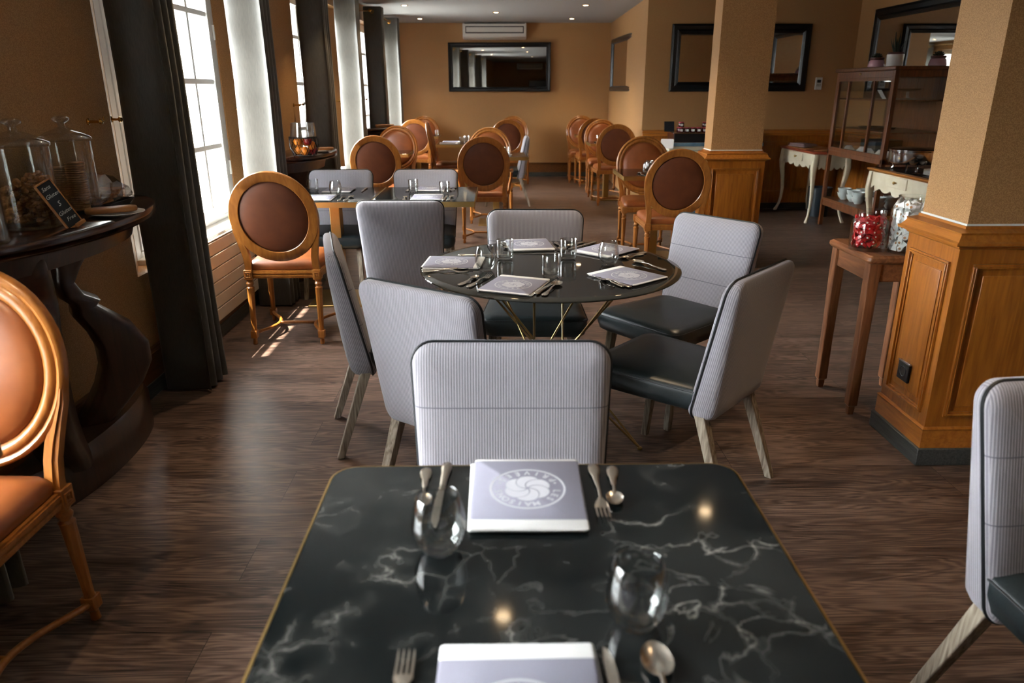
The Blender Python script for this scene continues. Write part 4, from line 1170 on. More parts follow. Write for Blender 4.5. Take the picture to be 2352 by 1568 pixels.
# ---------------------------------------------------------------- dark half-round consoles
def console(label, loc, ztop, a=0.52, b=0.45, legs=((50, 0.22), (-50, 0.22))):
    t = thing('half_round_console', label, 'console table', loc)
    def D(k, z, off=0.0):
        out = []
        for i in range(33):
            th = -PI / 2 + PI * i / 32
            out.append(((b + k) * max(0.0, math.cos(th)) ** 0.9, (a + k) * math.sin(th), z))
        return [(0.0, p[1], z) if abs(p[0]) < 1e-6 else p for p in out]
    MB().loft([D(-0.03, ztop - 0.055), D(-0.012, ztop - 0.050), D(-0.004, ztop - 0.042), D(-0.018, ztop - 0.034), D(-0.004, ztop - 0.028), D(0.0, ztop - 0.018), D(-0.002, ztop - 0.006), D(-0.012, ztop)]).build('table_top', M_['mahog'], t, smooth=40)
    MB().loft([D(-0.11, ztop - 0.13), D(-0.09, ztop - 0.055)]).build('frieze', M_['mahogz'], t, smooth=40)
    # scrolled legs: wide carved S shapes
    S_ = [(0.95, 0.0, 0.085), (0.93, 0.03, 0.095), (0.88, 0.045, 0.09), (0.82, 0.02, 0.07), (0.76, 0.0, 0.055), (0.71, 0.02, 0.06), (0.68, 0.06, 0.075), (0.66, 0.055, 0.06), (0.63, 0.07, 0.085), (0.56, 0.13, 0.115), (0.48, 0.165, 0.13), (0.40, 0.165, 0.13), (0.32, 0.13, 0.12), (0.24, 0.07, 0.10), (0.17, 0.01, 0.09), (0.12, -0.02, 0.10)]
    for (ang, r0) in legs:
        c, s = math.cos(R(ang)), math.sin(R(ang))
        rings = []
        for (z, o, w) in S_:
            zz = z * (ztop - 0.06) / 0.95
            r = r0 + o - 0.04
            rings.append([((r + u) * c - v * s, (r + u) * s + v * c, zz) for u, v in rrect(w * 0.72, 0.075, 0.035, 4)])
        MB().loft(rings).build('scroll_leg', M_['mahogz'], t, smooth=50)
    MB().loft([D(-0.16, 0.0), D(-0.16, 0.15), D(-0.18, 0.18)]).build('plinth', M_['mahogz'], t, smooth=40)
    return t
console('dark carved half-round console by the left wall carrying the biscuit jars', (XW + 0.02, 2.70, 0), 1.005, 0.66, 0.345, ((36, 0.10), (-66, 0.32)))
console('dark half-round console between the windows carrying the fruit basket', (XW + 0.02, 6.05, 0), 0.98, 0.60, 0.40)
console('dark console beyond the second window, mostly hidden by the pale curtain', (XW + 0.02, 9.82, 0), 0.98, 0.34, 0.36)

def jar(label, loc, r, h, knob=True, dome=0.03):
    t = thing('glass_storage_jar', label, 'jar', loc)
    MB().lathe([(0.001, 0.0), (r * 0.94, 0.0), (r, 0.006), (r, h), (r - 0.003, h), (r - 0.003, 0.012), (0.001, 0.010)], 40).build('jar_body', M_['jar'], t, smooth=50)
    prof = [(0.001, h + 0.003), (r + 0.004, h + 0.003), (r + 0.007, h + 0.009), (r + 0.004, h + 0.015), (r * 0.7, h + 0.02 + dome * 0.4), (r * 0.3, h + 0.02 + dome * 0.9), (0.014, h + 0.022 + dome), (0.012, h + 0.034 + dome), (0.028, h + 0.045 + dome), (0.03, h + 0.052 + dome), (0.02, h + 0.06 + dome), (0.001, h + 0.061 + dome)]
    MB().lathe(prof, 40).build('jar_lid', M_['jar'], t, smooth=50)
    return t
ZK = 1.0055
m = mat('cracker', rough=0.8); noise_col(m, srgb(176, 120, 74), srgb(206, 152, 102), ns=60); M_['cracker'] = m
m = mat('granola', rough=0.85); noise_col(m, srgb(140, 84, 38), srgb(206, 140, 74), ns=40, lo=0.3, hi=0.7, bump=0.5); M_['granola'] = m
J1 = (-1.59, 2.22); J2 = (-1.60, 2.52); J3 = (-1.62, 2.84)
jar('glass jar of stacked round biscuits, cut off at the left picture edge', (J1[0], J1[1], ZK), 0.088, 0.235)
jar('tall glass jar of granola behind the small blackboard', (J2[0], J2[1], ZK), 0.094, 0.265)
jar('glass jar with knobbed lid holding stacked crackers', (J3[0], J3[1], ZK), 0.085, 0.262)
q = MB(); random.seed(3)
# granola clumps
def blob(q, c, r):
    ph = [random.uniform(0.7, 1.2) for _ in range(8)]
    rings = []
    for i, zz in enumerate((-0.9, -0.4, 0.3, 0.85)):
        rr = r * math.sqrt(max(0.05, 1 - zz * zz))
        rings.append([(c[0] + rr * ph[(j + i) % 8] * math.cos(2 * PI * j / 6), c[1] + rr * ph[(j + 2 * i) % 8] * math.sin(2 * PI * j / 6), c[2] + zz * r * 0.7) for j in range(6)])
    q.loft(rings)
for k in range(520):
    a = random.uniform(0, 2 * PI); rr = 0.078 * math.sqrt(random.random()); z = random.uniform(0.02, 0.15 + 0.03 * math.cos(a))
    blob(q, (rr * math.cos(a), rr * math.sin(a), z), random.uniform(0.008, 0.014))
o = q.build('granola', M_['granola'], smooth=0); o.location = (J2[0], J2[1], ZK + 0.006)
tag(o, 'brown granola clusters filling the middle glass jar', 'granola', kind='stuff')
def cracker(kind):
    q = MB()
    if kind == 'square':
        q.loft([[(x, y, z) for x, y in rrect(0.026 - e, 0.026 - e, 0.004, 3)] for (e, z) in ((0.001, 0), (0, 0.001), (0, 0.004), (0.001, 0.005))])
        for a in (-0.012, 0.0, 0.012):
            for b_ in (-0.012, 0.0, 0.012): q.lathe([(0.0014, 0.0049), (0.0014, 0.0052)], 5, T(a, b_, 0))
        o = q.build('cracker', M_['cracker'], smooth=40)
    else:
        q.lathe([(0.001, 0), (0.040, 0), (0.042, 0.002), (0.041, 0.006), (0.038, 0.0075), (0.001, 0.0075)], 20)
        o = q.build('round_biscuit', M_['cracker'], smooth=40)
    return o
c0 = cracker('square'); first = True
for st, (dx, dy) in enumerate(((-0.028, -0.030), (0.034, -0.026))):
    for k in range(17 if st else 15):
        p = (J3[0] + dx + random.uniform(-.001, .001), J3[1] + dy, ZK + 0.052 + k * 0.0082)
        lab = 'square cracker in the %s stack inside the jar with the knobbed lid' % ('left' if st == 0 else 'right')
        g = 'crackers in the %s stack' % ('left' if st == 0 else 'right')
        if first: c0.location = p; tag(c0, lab, 'cracker', g); first = False
        else: c = dup(c0, p, random.uniform(-.1, .1), lab, g); c.rotation_euler = (0, 0, random.uniform(-.1, .1))
b0 = cracker('round'); first = True
for k in range(5):
    p = (J3[0] + 0.012, J3[1] - 0.012, ZK + 0.012 + k * 0.0078)
    if first: b0.location = p; tag(b0, 'round biscuit under the crackers in the knobbed jar', 'biscuit', 'round biscuits under the crackers'); first = False
    else: dup(b0, p, k, 'round biscuit under the crackers in the knobbed jar', 'round biscuits under the crackers')
for k in range(18):
    dup(b0, (J1[0] + 0.02, J1[1] - 0.0 + random.uniform(-.003, .003), ZK + 0.012 + k * 0.0085), k, 'round biscuit stacked in the leftmost jar', 'round biscuits in the leftmost jar')

# blackboard label with chalk writing
bt = thing('blackboard_label', 'slanted little blackboard in a wooden frame, reading sans gluten, gluten free', 'sign', (-1.455, 2.52, ZK + 0.002))
bt.rotation_euler = (R(-10), R(-24), R(62))
MB().box(-0.026, 0.026, -0.004, 0.004, 0.006, 0.166).build('board', M_['chalk'], bt)
q = MB(); q.box(-0.030, -0.026, -0.006, 0.006, 0.0, 0.170); q.box(0.026, 0.030, -0.006, 0.006, 0.0, 0.170); q.box(-0.03, 0.03, -0.006, 0.006, 0.166, 0.170); q.box(-0.03, 0.03, -0.006, 0.006, 0.0, 0.006)
q.build('frame', M_['board'], bt, bevel=0.0008)
MB().box(0.0, 0.034, -0.014, 0.014, -0.004, 0.008).build('foot', M_['board'], bt, bevel=0.001)
q = MB()
def text(q, s, size, M):
    cu_ = bpy.data.curves.new('g', 'FONT'); cu_.body = s; cu_.size = size; cu_.align_x = 'CENTER'; cu_.resolution_u = 2; cu_.shear = 0.3
    ob = bpy.data.objects.new('g', cu_); C.objects.link(ob); bpy.context.view_layer.update()
    me = bpy.data.meshes.new_from_object(ob.evaluated_get(bpy.context.evaluated_depsgraph_get()))
    q.add([tuple(v.co) for v in me.vertices], [tuple(p.vertices) for p in me.polygons], M)
    bpy.data.objects.remove(ob); bpy.data.curves.remove(cu_); bpy.data.meshes.remove(me)
for (s, z, x) in (('Sans', 0.142, -0.004), ('Gluten', 0.115, 0.0), ('S', 0.080, 0.0), ('Gluten', 0.052, 0.0), ('Free', 0.026, 0.004)):
    text(q, s, 0.024 if s == 'S' else 0.0185, Matrix.Translation((x, -0.0044, z)) @ Matrix.Rotation(PI / 2, 4, 'X'))
q.build('chalk_writing', M_['chalkw'], bt, smooth=0)

# plate, cutting board and packet on the console
q = MB().lathe([(0.001, 0), (0.05, 0), (0.055, 0.004), (0.095, 0.012), (0.094, 0.014), (0.052, 0.007), (0.001, 0.006)], 40)
o = q.build('plate', M_['porcelain'], smooth=50); o.location = (-1.43, 2.76, ZK); tag(o, 'white plate under the small wooden board on the near console', 'plate')
q = MB().loft([[(x, y, z) for x, y in rrect(0.034 - e, 0.088 - e, 0.03, 5)] for (e, z) in ((0.003, 0), (0, 0.004), (0, 0.014), (0.003, 0.018))])
o = q.build('serving_board', M_['board'], smooth=50); o.location = (-1.44, 2.74, ZK + 0.0145); o.rotation_euler = (0, 0, R(-52)); tag(o, 'honey coloured wooden board resting on the white plate', 'board')
def tray(label, loc, rz):
    t = thing('black_tray', label, 'tray', loc, rz)
    MB().loft([[(x, y, z) for x, y in rrect(w, d, 0.02, 4)] for (w, d, z) in ((0.07, 0.10, 0), (0.085, 0.115, 0.022), (0.081, 0.111, 0.022), (0.067, 0.097, 0.004))], True, True).build('tray_body', M_['blackp'], t, smooth=40)
    return t
tray('small black tray with wrapped bread slices on the near console', (-1.60, 2.985, ZK), R(0))
m = mat('toast', rough=0.8); noise_col(m, srgb(150, 92, 50), srgb(196, 142, 92), ns=50); M_['toast'] = m
pk = thing('bread_packet', 'clear packet of toasted bread slices in the black tray on the near console', 'food packet', (-1.60, 2.985, ZK + 0.008), 0)
pk.scale = (1.25, 1.25, 1.25)
q = MB()
for k in range(4): q.loft([[(x, y, z) for x, y in rrect(0.04, 0.045, 0.012, 4, 0.0, -0.04 + k * 0.026)] for z in (0.010 + k * 0.009, 0.017 + k * 0.009)])
q.build('toast_slices', M_['toast'], pk, smooth=40)
q = MB(); random.seed(9); rings = []
for i in range(9):
    y = -0.10 + 0.2 * i / 8; h = 0.02 + 0.05 * math.sin(PI * min(1, max(0, (i + 0.4) / 8.8)))
    rings.append([(0.055 * math.cos(a) * random.uniform(0.85, 1.12), y + random.uniform(-.006, .006), max(0.004, h / 2 + 0.012 + h * 0.75 * math.sin(a) * random.uniform(0.8, 1.2))) for a in [2 * PI * j / 12 for j in range(12)]])
q.loft(rings); q.build('clear_film', M_['film'], pk, smooth=0)

# fruit basket on the second console
bk_ = thing('wire_fruit_basket', 'black wire basket of oranges and apples topped by a clear drum, on the second console', 'fruit basket', (-1.445, 5.60, 0.9805))
q = MB(); rb = 0.105
for (r, z) in ((0.08, 0.003), (0.105, 0.13), (0.105, 0.136)): q.tube([(r * math.cos(2 * PI * j / 28), r * math.sin(2 * PI * j / 28), z) for j in range(28)], 0.003, 6, True)
for k in range(14):
    for s in (-1, 1):
        a = 2 * PI * k / 14; b_ = a + s * 0.6
        q.tube([(0.08 * math.cos(a), 0.08 * math.sin(a), 0.003), (0.105 * math.cos((a + b_) / 2), 0.105 * math.sin((a + b_) / 2), 0.06), (0.105 * math.cos(b_), 0.105 * math.sin(b_), 0.132)], 0.0018, 5)
q.build('wire_cage', M_['black'], bk_)
MB().lathe([(0.001, 0.139), (0.095, 0.139), (0.085, 0.235), (0.082, 0.235), (0.092, 0.142), (0.001, 0.142)], 36).build('clear_drum', M_['film'], bk_, smooth=40)
fr = MB().lathe([(0.001, -0.032), (0.014, -0.030), (0.026, -0.019), (0.033, 0.0), (0.026, 0.020), (0.013, 0.030), (0.001, 0.031)], 18)
f0 = fr.build('orange', M_['orange'], smooth=70); f0.location = (-1.475, 5.545, 1.087); tag(f0, 'orange on the left of the wire fruit basket', 'orange', 'oranges in the basket')
for (p, l) in (((-1.43, 5.54, 1.02), 'orange low in the middle of the wire basket'), ((-1.39, 5.60, 1.055), 'small orange on the right of the wire basket'), ((-1.49, 5.62, 1.018), 'orange at the bottom left of the wire basket'), ((-1.445, 5.64, 1.08), 'orange at the back of the wire basket')): dup(f0, p, 0.5, l)
f1 = MB().lathe([(0.001, -0.026), (0.012, -0.030), (0.027, -0.016), (0.032, 0.004), (0.024, 0.022), (0.010, 0.026), (0.001, 0.020)], 18).build('apple', M_['apple'], smooth=70)
f1.location = (-1.405, 5.555, 1.09); tag(f1, 'dark red apple at the top of the wire basket', 'apple', 'apples in the basket')
dup(f1, (-1.385, 5.62, 1.0165), 0.4, 'dark red apple low on the right of the wire basket')
q = MB().loft([[(x, y, z) for x, y in rrect(0.035 - e, 0.10 - e, 0.03, 5)] for (e, z) in ((0.003, 0), (0, 0.004), (0, 0.016), (0.003, 0.02))])
o = q.build('serving_board', M_['board'], smooth=50); o.location = (-1.40, 5.92, 0.9965); o.rotation_euler = (0, 0, R(-60)); tag(o, 'small wooden board on the second console beside the fruit', 'board')
o = MB().lathe([(0.001, 0), (0.05, 0), (0.055, 0.004), (0.09, 0.012), (0.089, 0.014), (0.052, 0.007), (0.001, 0.006)], 32).build('plate', M_['porcelain'], smooth=50); o.location = (-1.40, 5.92, 0.981); tag(o, 'white plate under the board on the second console', 'plate')
q = MB().loft([[(x, y, z) for x, y in rrect(0.035 - e, 0.12 - e, 0.03, 5)] for (e, z) in ((0.003, 0), (0, 0.004), (0, 0.03), (0.003, 0.034))])
o = q.build('serving_board', M_['board'], smooth=50); o.location = (-1.48, 9.82, 0.981); o.rotation_euler = (0, 0, R(-70)); tag(o, 'wooden board on the furthest console by the last window', 'board')

# ---------------------------------------------------------------- side table with sweet jars (right)
st_ = thing('wooden_side_table', 'brown wooden side table behind the right pillar carrying two sweet jars', 'side table', (1.80, 3.285, 0))
w2, d2 = 0.20, 0.205
MB().loft([[(x, y, z) for x, y in rrect(w2 + e, d2 + e, r, 3)] for (e, r, z) in ((-0.012, 0.012, 0.722), (0.0, 0.02, 0.728), (0.006, 0.024, 0.738), (0.004, 0.022, 0.752), (-0.006, 0.018, 0.757), (-0.008, 0.016, 0.760))]).build('table_top', M_['stand2'], st_, smooth=40)
q = MB()
for s in (-1, 1):
    q.box(-0.15, 0.15, s * 0.172 - 0.009, s * 0.172 + 0.009, 0.64, 0.722); q.box(s * 0.168 - 0.009, s * 0.168 + 0.009, -0.15, 0.15, 0.64, 0.722)
q.build('apron', M_['stand2'], st_, bevel=0.003)
for sx in (-1, 1):
    for sy in (-1, 1):
        q = MB(); cx, cy = sx * 0.163, sy * 0.168
        q.loft([[(cx + x, cy + y, z) for x, y in rrect(e, e, r, 3)] for (e, r, z) in ((0.013, 0.003, 0.0), (0.016, 0.004, 0.03), (0.015, 0.004, 0.04), (0.023, 0.006, 0.05), (0.024, 0.010, 0.30), (0.027, 0.011, 0.60), (0.025, 0.003, 0.64), (0.025, 0.003, 0.722))])
        q.build('leg', M_['stand'], st_, smooth=25)
def sweetjar(label, loc, r, h, rn_, hn):
    t = thing('sweet_jar', label, 'jar', loc)
    MB().lathe([(0.001, 0.0), (r * 0.97, 0.0), (r, 0.008), (r, h - 0.03), (r * 0.93, h - 0.015), (rn_, h - 0.006), (rn_, h + hn), (rn_ + 0.002, h + hn + 0.003), (rn_ - 0.002, h + hn + 0.003), (rn_ - 0.003, h - 0.004), (r * 0.90, h - 0.018), (r - 0.004, h - 0.033), (r - 0.004, 0.014), (0.001, 0.012)], 40).build('jar_glass', M_['jar'], t, smooth=50)
    return t
SJ1 = (1.655, 3.235); SJ2 = (1.80, 3.165)
sweetjar('squat glass jar of red wrapped sweets on the wooden side table', (SJ1[0], SJ1[1], 0.7605), 0.078, 0.15, 0.060, 0.022)
sweetjar('taller glass jar of white wrapped biscuits beside the red sweets', (SJ2[0], SJ2[1], 0.7605), 0.088, 0.215, 0.066, 0.028)
m = mat('red_foil', srgb(196, 28, 34), 0.3); M_['redfoil'] = m
def sweet(name, cm, dot):
    t = thing(name, 'x', 'sweet')
    q = MB(); h = 0.015
    q.loft([[(-0.019, -0.012, 0), (-0.019, 0.010, 0), (-0.019, 0.012, 0.003), (-0.019, -0.010, 0.003)], [(-0.007, -0.007, -0.004), (-0.007, 0.007, -0.004), (-0.007, 0.007, 0.008), (-0.007, -0.007, 0.008)], [(0.009, -0.009, -0.006), (0.009, 0.009, -0.006), (0.009, 0.009, 0.010), (0.009, -0.009, 0.010)], [(0.019, -0.002, 0.0), (0.019, 0.002, 0.0), (0.019, 0.002, 0.004), (0.019, -0.002, 0.004)]])
    q.build('wrapper', cm, t, smooth=0)
    MB().lathe([(0.0001, 0.0103), (0.0042, 0.0101), (0.0042, 0.0095)], 10, T(0.006, 0, 0)).build('dot', dot, t)
    return t
random.seed(21)
def fill(proto, cx, cy, z0, r, rows, dz, per, label, group, first_used=False, sc=1.0):
    first = True
    for k in range(rows):
        for (rr, n) in per:
            for j in range(n):
                a = 2 * PI * (j + 0.5 * (k % 2)) / n + random.uniform(-.15, .15)
                rot = (random.uniform(-1, 1) + (PI / 2 if rr > 0.03 else 0), random.uniform(-.7, .7), a + random.uniform(-.6, .6) + PI / 2)
                if rr > 0.03:
                    from mathutils import Euler
                    rot = (Matrix.Rotation(a + PI / 2, 4, 'Z') @ Matrix.Rotation(PI / 2 + random.uniform(-.5, .5), 4, 'X') @ Matrix.Rotation(random.uniform(0, 6.28), 4, 'Z')).to_euler()
                p = (cx + rr * math.cos(a), cy + rr * math.sin(a), z0 + k * dz + random.uniform(-.002, .002))
                if first:
                    proto.location = p; proto.rotation_euler = rot; proto['label'] = label; proto['group'] = group; proto.scale = (sc,) * 3; first = False
                else:
                    c = dup(proto, p, None, label, group, rot)
rs = sweet('red_sweet', M_['redfoil'], M_['labelw'])
fill(rs, SJ1[0], SJ1[1], 0.795, 0.06, 5, 0.0245, ((0.056, 11), (0.024, 4)), 'red foil wrapped sweet with a white dot in the squat jar', 'red sweets in the squat jar')
m = mat('white_wrapper', srgb(238, 236, 232), 0.5); M_['ww'] = m
m = mat('caramel', srgb(176, 128, 84), 0.5); M_['car'] = m
ws = sweet('wrapped_biscuit', M_['ww'], M_['car'])
fill(ws, SJ2[0], SJ2[1], 0.795, 0.06, 8, 0.0245, ((0.064, 11), (0.028, 4)), 'white wrapped biscuit in the taller jar', 'white biscuits in the taller jar', sc=1.3)

# socket on the pillar
t = thing('wall_socket', 'black electrical socket low on the lit side of the right pillar', 'socket', (1.694 - 0.012, 2.81, 0.335), -PI / 2)
MB().loft([[(x, y_, z) for (x, z) in rrect(0.042 - e, 0.042 - e, 0.006, 4)] for (e, y_) in ((0, 0.0), (0, -0.006), (0.003, -0.010))]).build('plate', M_['black'], t, smooth=40)
MB().lathe([(0.019, 0.0), (0.021, 0.0015), (0.023, 0.0)], 24, T(0, -0.0100, 0, 0, PI / 2), False).build('socket_ring', M_['gunmetal'], t)
MB().box(-0.043, 0.043, -0.0115, -0.001, 0.036, 0.043).build('top_lip', M_['steel'], t, bevel=0.001)

# ---------------------------------------------------------------- cream consoles with cabriole legs (front faces -x)
def cream_console(label, loc, Ly, D_, edge, z=0.78):
    """long side along y, front at local x=0, depth to +x"""
    t = thing('cream_console', label, 'console table', loc)
    MB().loft([[(x, y, zz) for x, y in rrect(D_ / 2 + e, Ly / 2 + e, 0.02, 3, D_ / 2, 0)] for (e, zz) in ((0.0, z - 0.026), (0.012, z - 0.018), (0.018, z - 0.008), (0.012, z))]).build('table_top', edge, t, smooth=40)
    # scalloped apron
    def scal(u):
        # u -1..1 along the front
        a = abs(u)
        if a > 0.78: return 0.11 + 0.06 * ((a - 0.78) / 0.22)
        return 0.135 + 0.028 * abs(math.sin(a / 0.78 * PI * 2.0 + PI / 2)) - (0.0 if a > 0.15 else -0.012)
    def apron(n, length, M):
        top = []; bot = []
        for i in range(n + 1):
            u = -1 + 2 * i / n
            top.append((u * length / 2, z - 0.026)); bot.append((u * length / 2, z - 0.026 - scal(u)))
        v = []; f = []
        for i in range(n + 1): v += [(top[i][0], 0, top[i][1]), (bot[i][0], 0, bot[i][1]), (top[i][0], 0.018, top[i][1]), (bot[i][0], 0.018, bot[i][1])]
        for i in range(n):
            a = 4 * i; b_ = a + 4
            f += [(a, a + 1, b_ + 1, b_), (a + 2, b_ + 2, b_ + 3, a + 3), (a + 1, a + 3, b_ + 3, b_ + 1), (a, b_, b_ + 2, a + 2)]
        f += [(0, 2, 3, 1), (4 * n, 4 * n + 1, 4 * n + 3, 4 * n + 2)]
        return MB().add(v, f, M)
    apron(60, Ly - 0.05, T(0.012, 0, 0, -PI / 2)).build('front_apron', M_['cream'], t, smooth=30)
    apron(40, D_ - 0.06, T(D_ / 2, -Ly / 2 + 0.015, 0, 0)).build('side_apron', M_['cream'], t, smooth=30)
    apron(40, D_ - 0.06, T(D_ / 2, Ly / 2 - 0.033, 0, 0)).build('side_apron', M_['cream'], t, smooth=30)
    dr = MB().box(0.003, 0.02, -0.16, 0.16, z - 0.125, z - 0.035).build('drawer', M_['cream'], t, bevel=0.003)
    MB().lathe([(0.006, 0), (0.006, 0.010), (0.013, 0.016), (0.013, 0.024), (0.006, 0.030), (0.001, 0.031)], 16, T(0.003, 0, z - 0.08, 0, 0, -PI / 2)).build('knob', M_['brass'], dr)
    for (sx, x) in ((-1, 0.03), (1, D_ - 0.03)):
        for sy in (-1, 1):
            y = sy * (Ly / 2 - 0.035); pts = []; rad = []
            for (zz, o, r) in ((z - 0.03, 0.0, 0.030), (z - 0.10, 0.004, 0.032), (z - 0.17, 0.010, 0.031), (z - 0.25, 0.006, 0.026), (z - 0.36, -0.008, 0.020), (z - 0.50, -0.018, 0.016), (z - 0.62, -0.014, 0.0135), (0.09, -0.002, 0.0125), (0.04, 0.014, 0.014), (0.015, 0.024, 0.018), (0.0, 0.026, 0.016)):
                pts.append((x + sx * o, y + sy * o, zz)); rad.append(r)
            rings = [[(p[0] + a, p[1] + b_, p[2]) for a, b_ in rrect(r, r, r * 0.45, 3)] for p, r in zip(pts, rad)]
            MB().loft(rings).build('cabriole_leg', M_['cream'], t, smooth=50)
    return t
cream_console('cream console with red worn edge and scalloped apron against the recess wall', (3.46, 8.71, 0), 1.0, 0.42, M_['rededge'])
cream_console('cream console with ochre worn edge carrying the steel warming dish', (3.29, 6.12, 0), 0.98, 0.42, M_['creamedge'])
MB()
bt2 = MB().box(0, 0.36, -0.46, 0.46, 0, 0.004).build('black_mat', M_['black'], smooth=0); bt2.location = (3.33, 6.12, 0.7805); tag(bt2, 'black mat covering the top of the nearer cream console', 'mat')

# warming dish
t = thing('warming_dish', 'polished steel warming dish on the nearer cream console', 'chafing dish', (3.54, 6.36, 0.785))
MB().lathe([(0.15, 0.05), (0.19, 0.055), (0.198, 0.065), (0.198, 0.155), (0.203, 0.16), (0.203, 0.168), (0.19, 0.172), (0.001, 0.172)], 48, None, False).build('pan', M_['steel'], t, smooth=40)
MB().lathe([(0.001, 0.172), (0.19, 0.173), (0.17, 0.18), (0.001, 0.19)], 48).build('dish_lid', M_['steel'], t, smooth=40)
q = MB()
for k in range(4):
    a = R(45 + 90 * k); q.tube([(0.17 * math.cos(a), 0.17 * math.sin(a), 0.06), (0.15 * math.cos(a), 0.15 * math.sin(a), 0.02), (0.17 * math.cos(a), 0.17 * math.sin(a), 0.0)], 0.006, 8)
q.build('stand', M_['steel'], t)
o = MB()
pl0 = MB().lathe([(0.001, 0), (0.06, 0), (0.065, 0.004), (0.11, 0.014), (0.109, 0.016), (0.062, 0.007), (0.001, 0.006)], 40).build('plate', M_['porcelain'], smooth=50)
pl0.location = (3.47, 5.84, 0.785); tag(pl0, 'white plate in the stack right of the warming dish', 'plate', 'stacked white plates on the cream console')
for k in range(1, 5): dup(pl0, (3.47, 5.84, 0.785 + 0.0085 * k), 0)
gs = MB().lathe([(0.001, 0), (0.045, 0), (0.047, 0.004), (0.012, 0.012), (0.008, 0.03), (0.012, 0.05), (0.06, 0.075), (0.068, 0.10), (0.066, 0.10), (0.058, 0.078), (0.001, 0.055)], 36).build('footed_glass_bowl', M_['jar'], smooth=50)
gs.location = (3.39, 6.02, 0.785); tag(gs, 'footed clear glass bowl in front of the warming dish', 'bowl')

# things on the far cream console
def clothpile(name, label, cat, loc, rz, col, w=0.1, d=0.14, n=3):
    q = MB()
    for k in range(n):
        q.loft([[(x, y, z + 0.004 * math.sin(14 * x + k)) for x, y in rrect(w - 0.004 * k, d - 0.006 * k, 0.012, 3, 0.004 * (k % 2), 0)] for z in (k * 0.0095, k * 0.0095 + 0.008)])
    o = q.build(name, col, smooth=50); o.location = loc; o.rotation_euler = (0, 0, rz)
    return tag(o, label, cat)
clothpile('folded_cloths', 'folded mauve cloths on the far cream console', 'cloth', (3.58, 8.86, 0.803), 0.3, mat('mauve_cloth', srgb(150, 124, 124), 0.9))
clothpile('wooden_tray', 'orange brown wooden tray under the mauve cloths', 'tray', (3.62, 8.84, 0.785), 0.1, M_['board'], 0.14, 0.24, 1)
o = MB().lathe([(0.001, 0), (0.09, 0), (0.10, 0.006), (0.098, 0.009), (0.001, 0.006)], 32).build('round_board', M_['board'], smooth=40); o.location = (3.60, 8.33, 0.785); tag(o, 'round pale board at the near end of the far cream console', 'board')

# waste bin under the far console
t = thing('waste_bin', 'dark blue bin standing under the far cream console', 'bin', (3.80, 8.72, 0))
MB().lathe([(0.001, 0), (0.11, 0), (0.135, 0.34), (0.131, 0.34), (0.107, 0.008), (0.001, 0.008)], 28).build('bucket', mat('dark_blue_plastic', srgb(18, 30, 38), 0.4), t, smooth=40)

# ---------------------------------------------------------------- glazed cabinet
cb = thing('glazed_cabinet', 'tall walnut cabinet with glass sides standing between the cream consoles', 'cabinet', (3.57, 7.55, 0))
Y_a, Y_b, XD = -0.60, 0.60, 0.60
q = MB(); e = 0.04
for (x, y) in ((0, Y_a), (0, Y_b - e), (XD - e, Y_a), (XD - e, Y_b - e)): q.box(x, x + e, y, y + e, 0, 1.60)
q.box(0, XD, Y_a, Y_b, 0.765, 0.815)
q.box(0, XD, Y_a, Y_b, 0.285, 0.31)
q.box(0.004, 0.03, Y_a + e, Y_b - e, 0.225, 0.285)
q.box(0, e * 0.9, Y_a + e, Y_b - e, 1.54, 1.60); q.box(XD - e * 0.9, XD, Y_a + e, Y_b - e, 1.54, 1.60)
q.box(e, XD - e, Y_a, Y_a + e * 0.9, 1.54, 1.60); q.box(e, XD - e, Y_b - e * 0.9, Y_b, 1.54, 1.60)
q.build('carcass', M_['walnut'], cb, bevel=0.003)
MB().box(-0.02, XD + 0.01, Y_a - 0.02, Y_b + 0.02, 1.60, 1.635).build('cornice', M_['walnut'], cb, bevel=0.008)
q = MB()
for k in range(9): q.box(XD - 0.022, XD - 0.012 + 0.002 * (k % 2), Y_a + e + k * (1.12 / 9) + 0.001, Y_a + e + (k + 1) * (1.12 / 9) - 0.001, 0.31, 1.54)
q.build('plank_back', M_['walnut'], cb, bevel=0.001)
MB().box(e, XD - 0.03, Y_a + e, Y_b - e, 1.33, 1.345).build('shelf', M_['walnut'], cb, bevel=0.002)
MB().box(e, XD - 0.03, Y_a + e, Y_b - e, 1.04, 1.055).build('shelf', M_['walnut'], cb, bevel=0.002)
d = MB()
za, zb = 0.83, 1.53
for y in (-0.235, 0.30): d.box(0.002, 0.028, y, y + 0.026, za, zb)
d.box(0.002, 0.028, Y_a + e, Y_a + e + 0.022, za, zb); d.box(0.002, 0.028, Y_b - e - 0.022, Y_b - e, za, zb)
d.box(0.001, 0.027, Y_a + e, Y_b - e, za - 0.015, za + 0.02); d.box(0.001, 0.027, Y_a + e, Y_b - e, zb - 0.02, zb + 0.01)
dr = d.build('glazed_door', M_['walnut'], cb, bevel=0.002)
MB().box(0.012, 0.016, Y_a + e, Y_b - e, za, zb).build('door_glass', M_['pane'], dr, smooth=0)
MB().lathe([(0.004, 0), (0.004, 0.01), (0.009, 0.014), (0.001, 0.02)], 12, T(0.0, 0.06, 1.575, 0, 0, -PI / 2)).build('keyhole_knob', M_['brass'], cb)
MB().box(e, XD - e, Y_a + 0.012, Y_a + 0.016, 0.815, 1.54).build('side_glass', M_['pane'], cb, smooth=0)
MB().box(e, XD - e, Y_b - 0.016, Y_b - 0.012, 0.815, 1.54).build('side_glass', M_['pane'], cb, smooth=0)
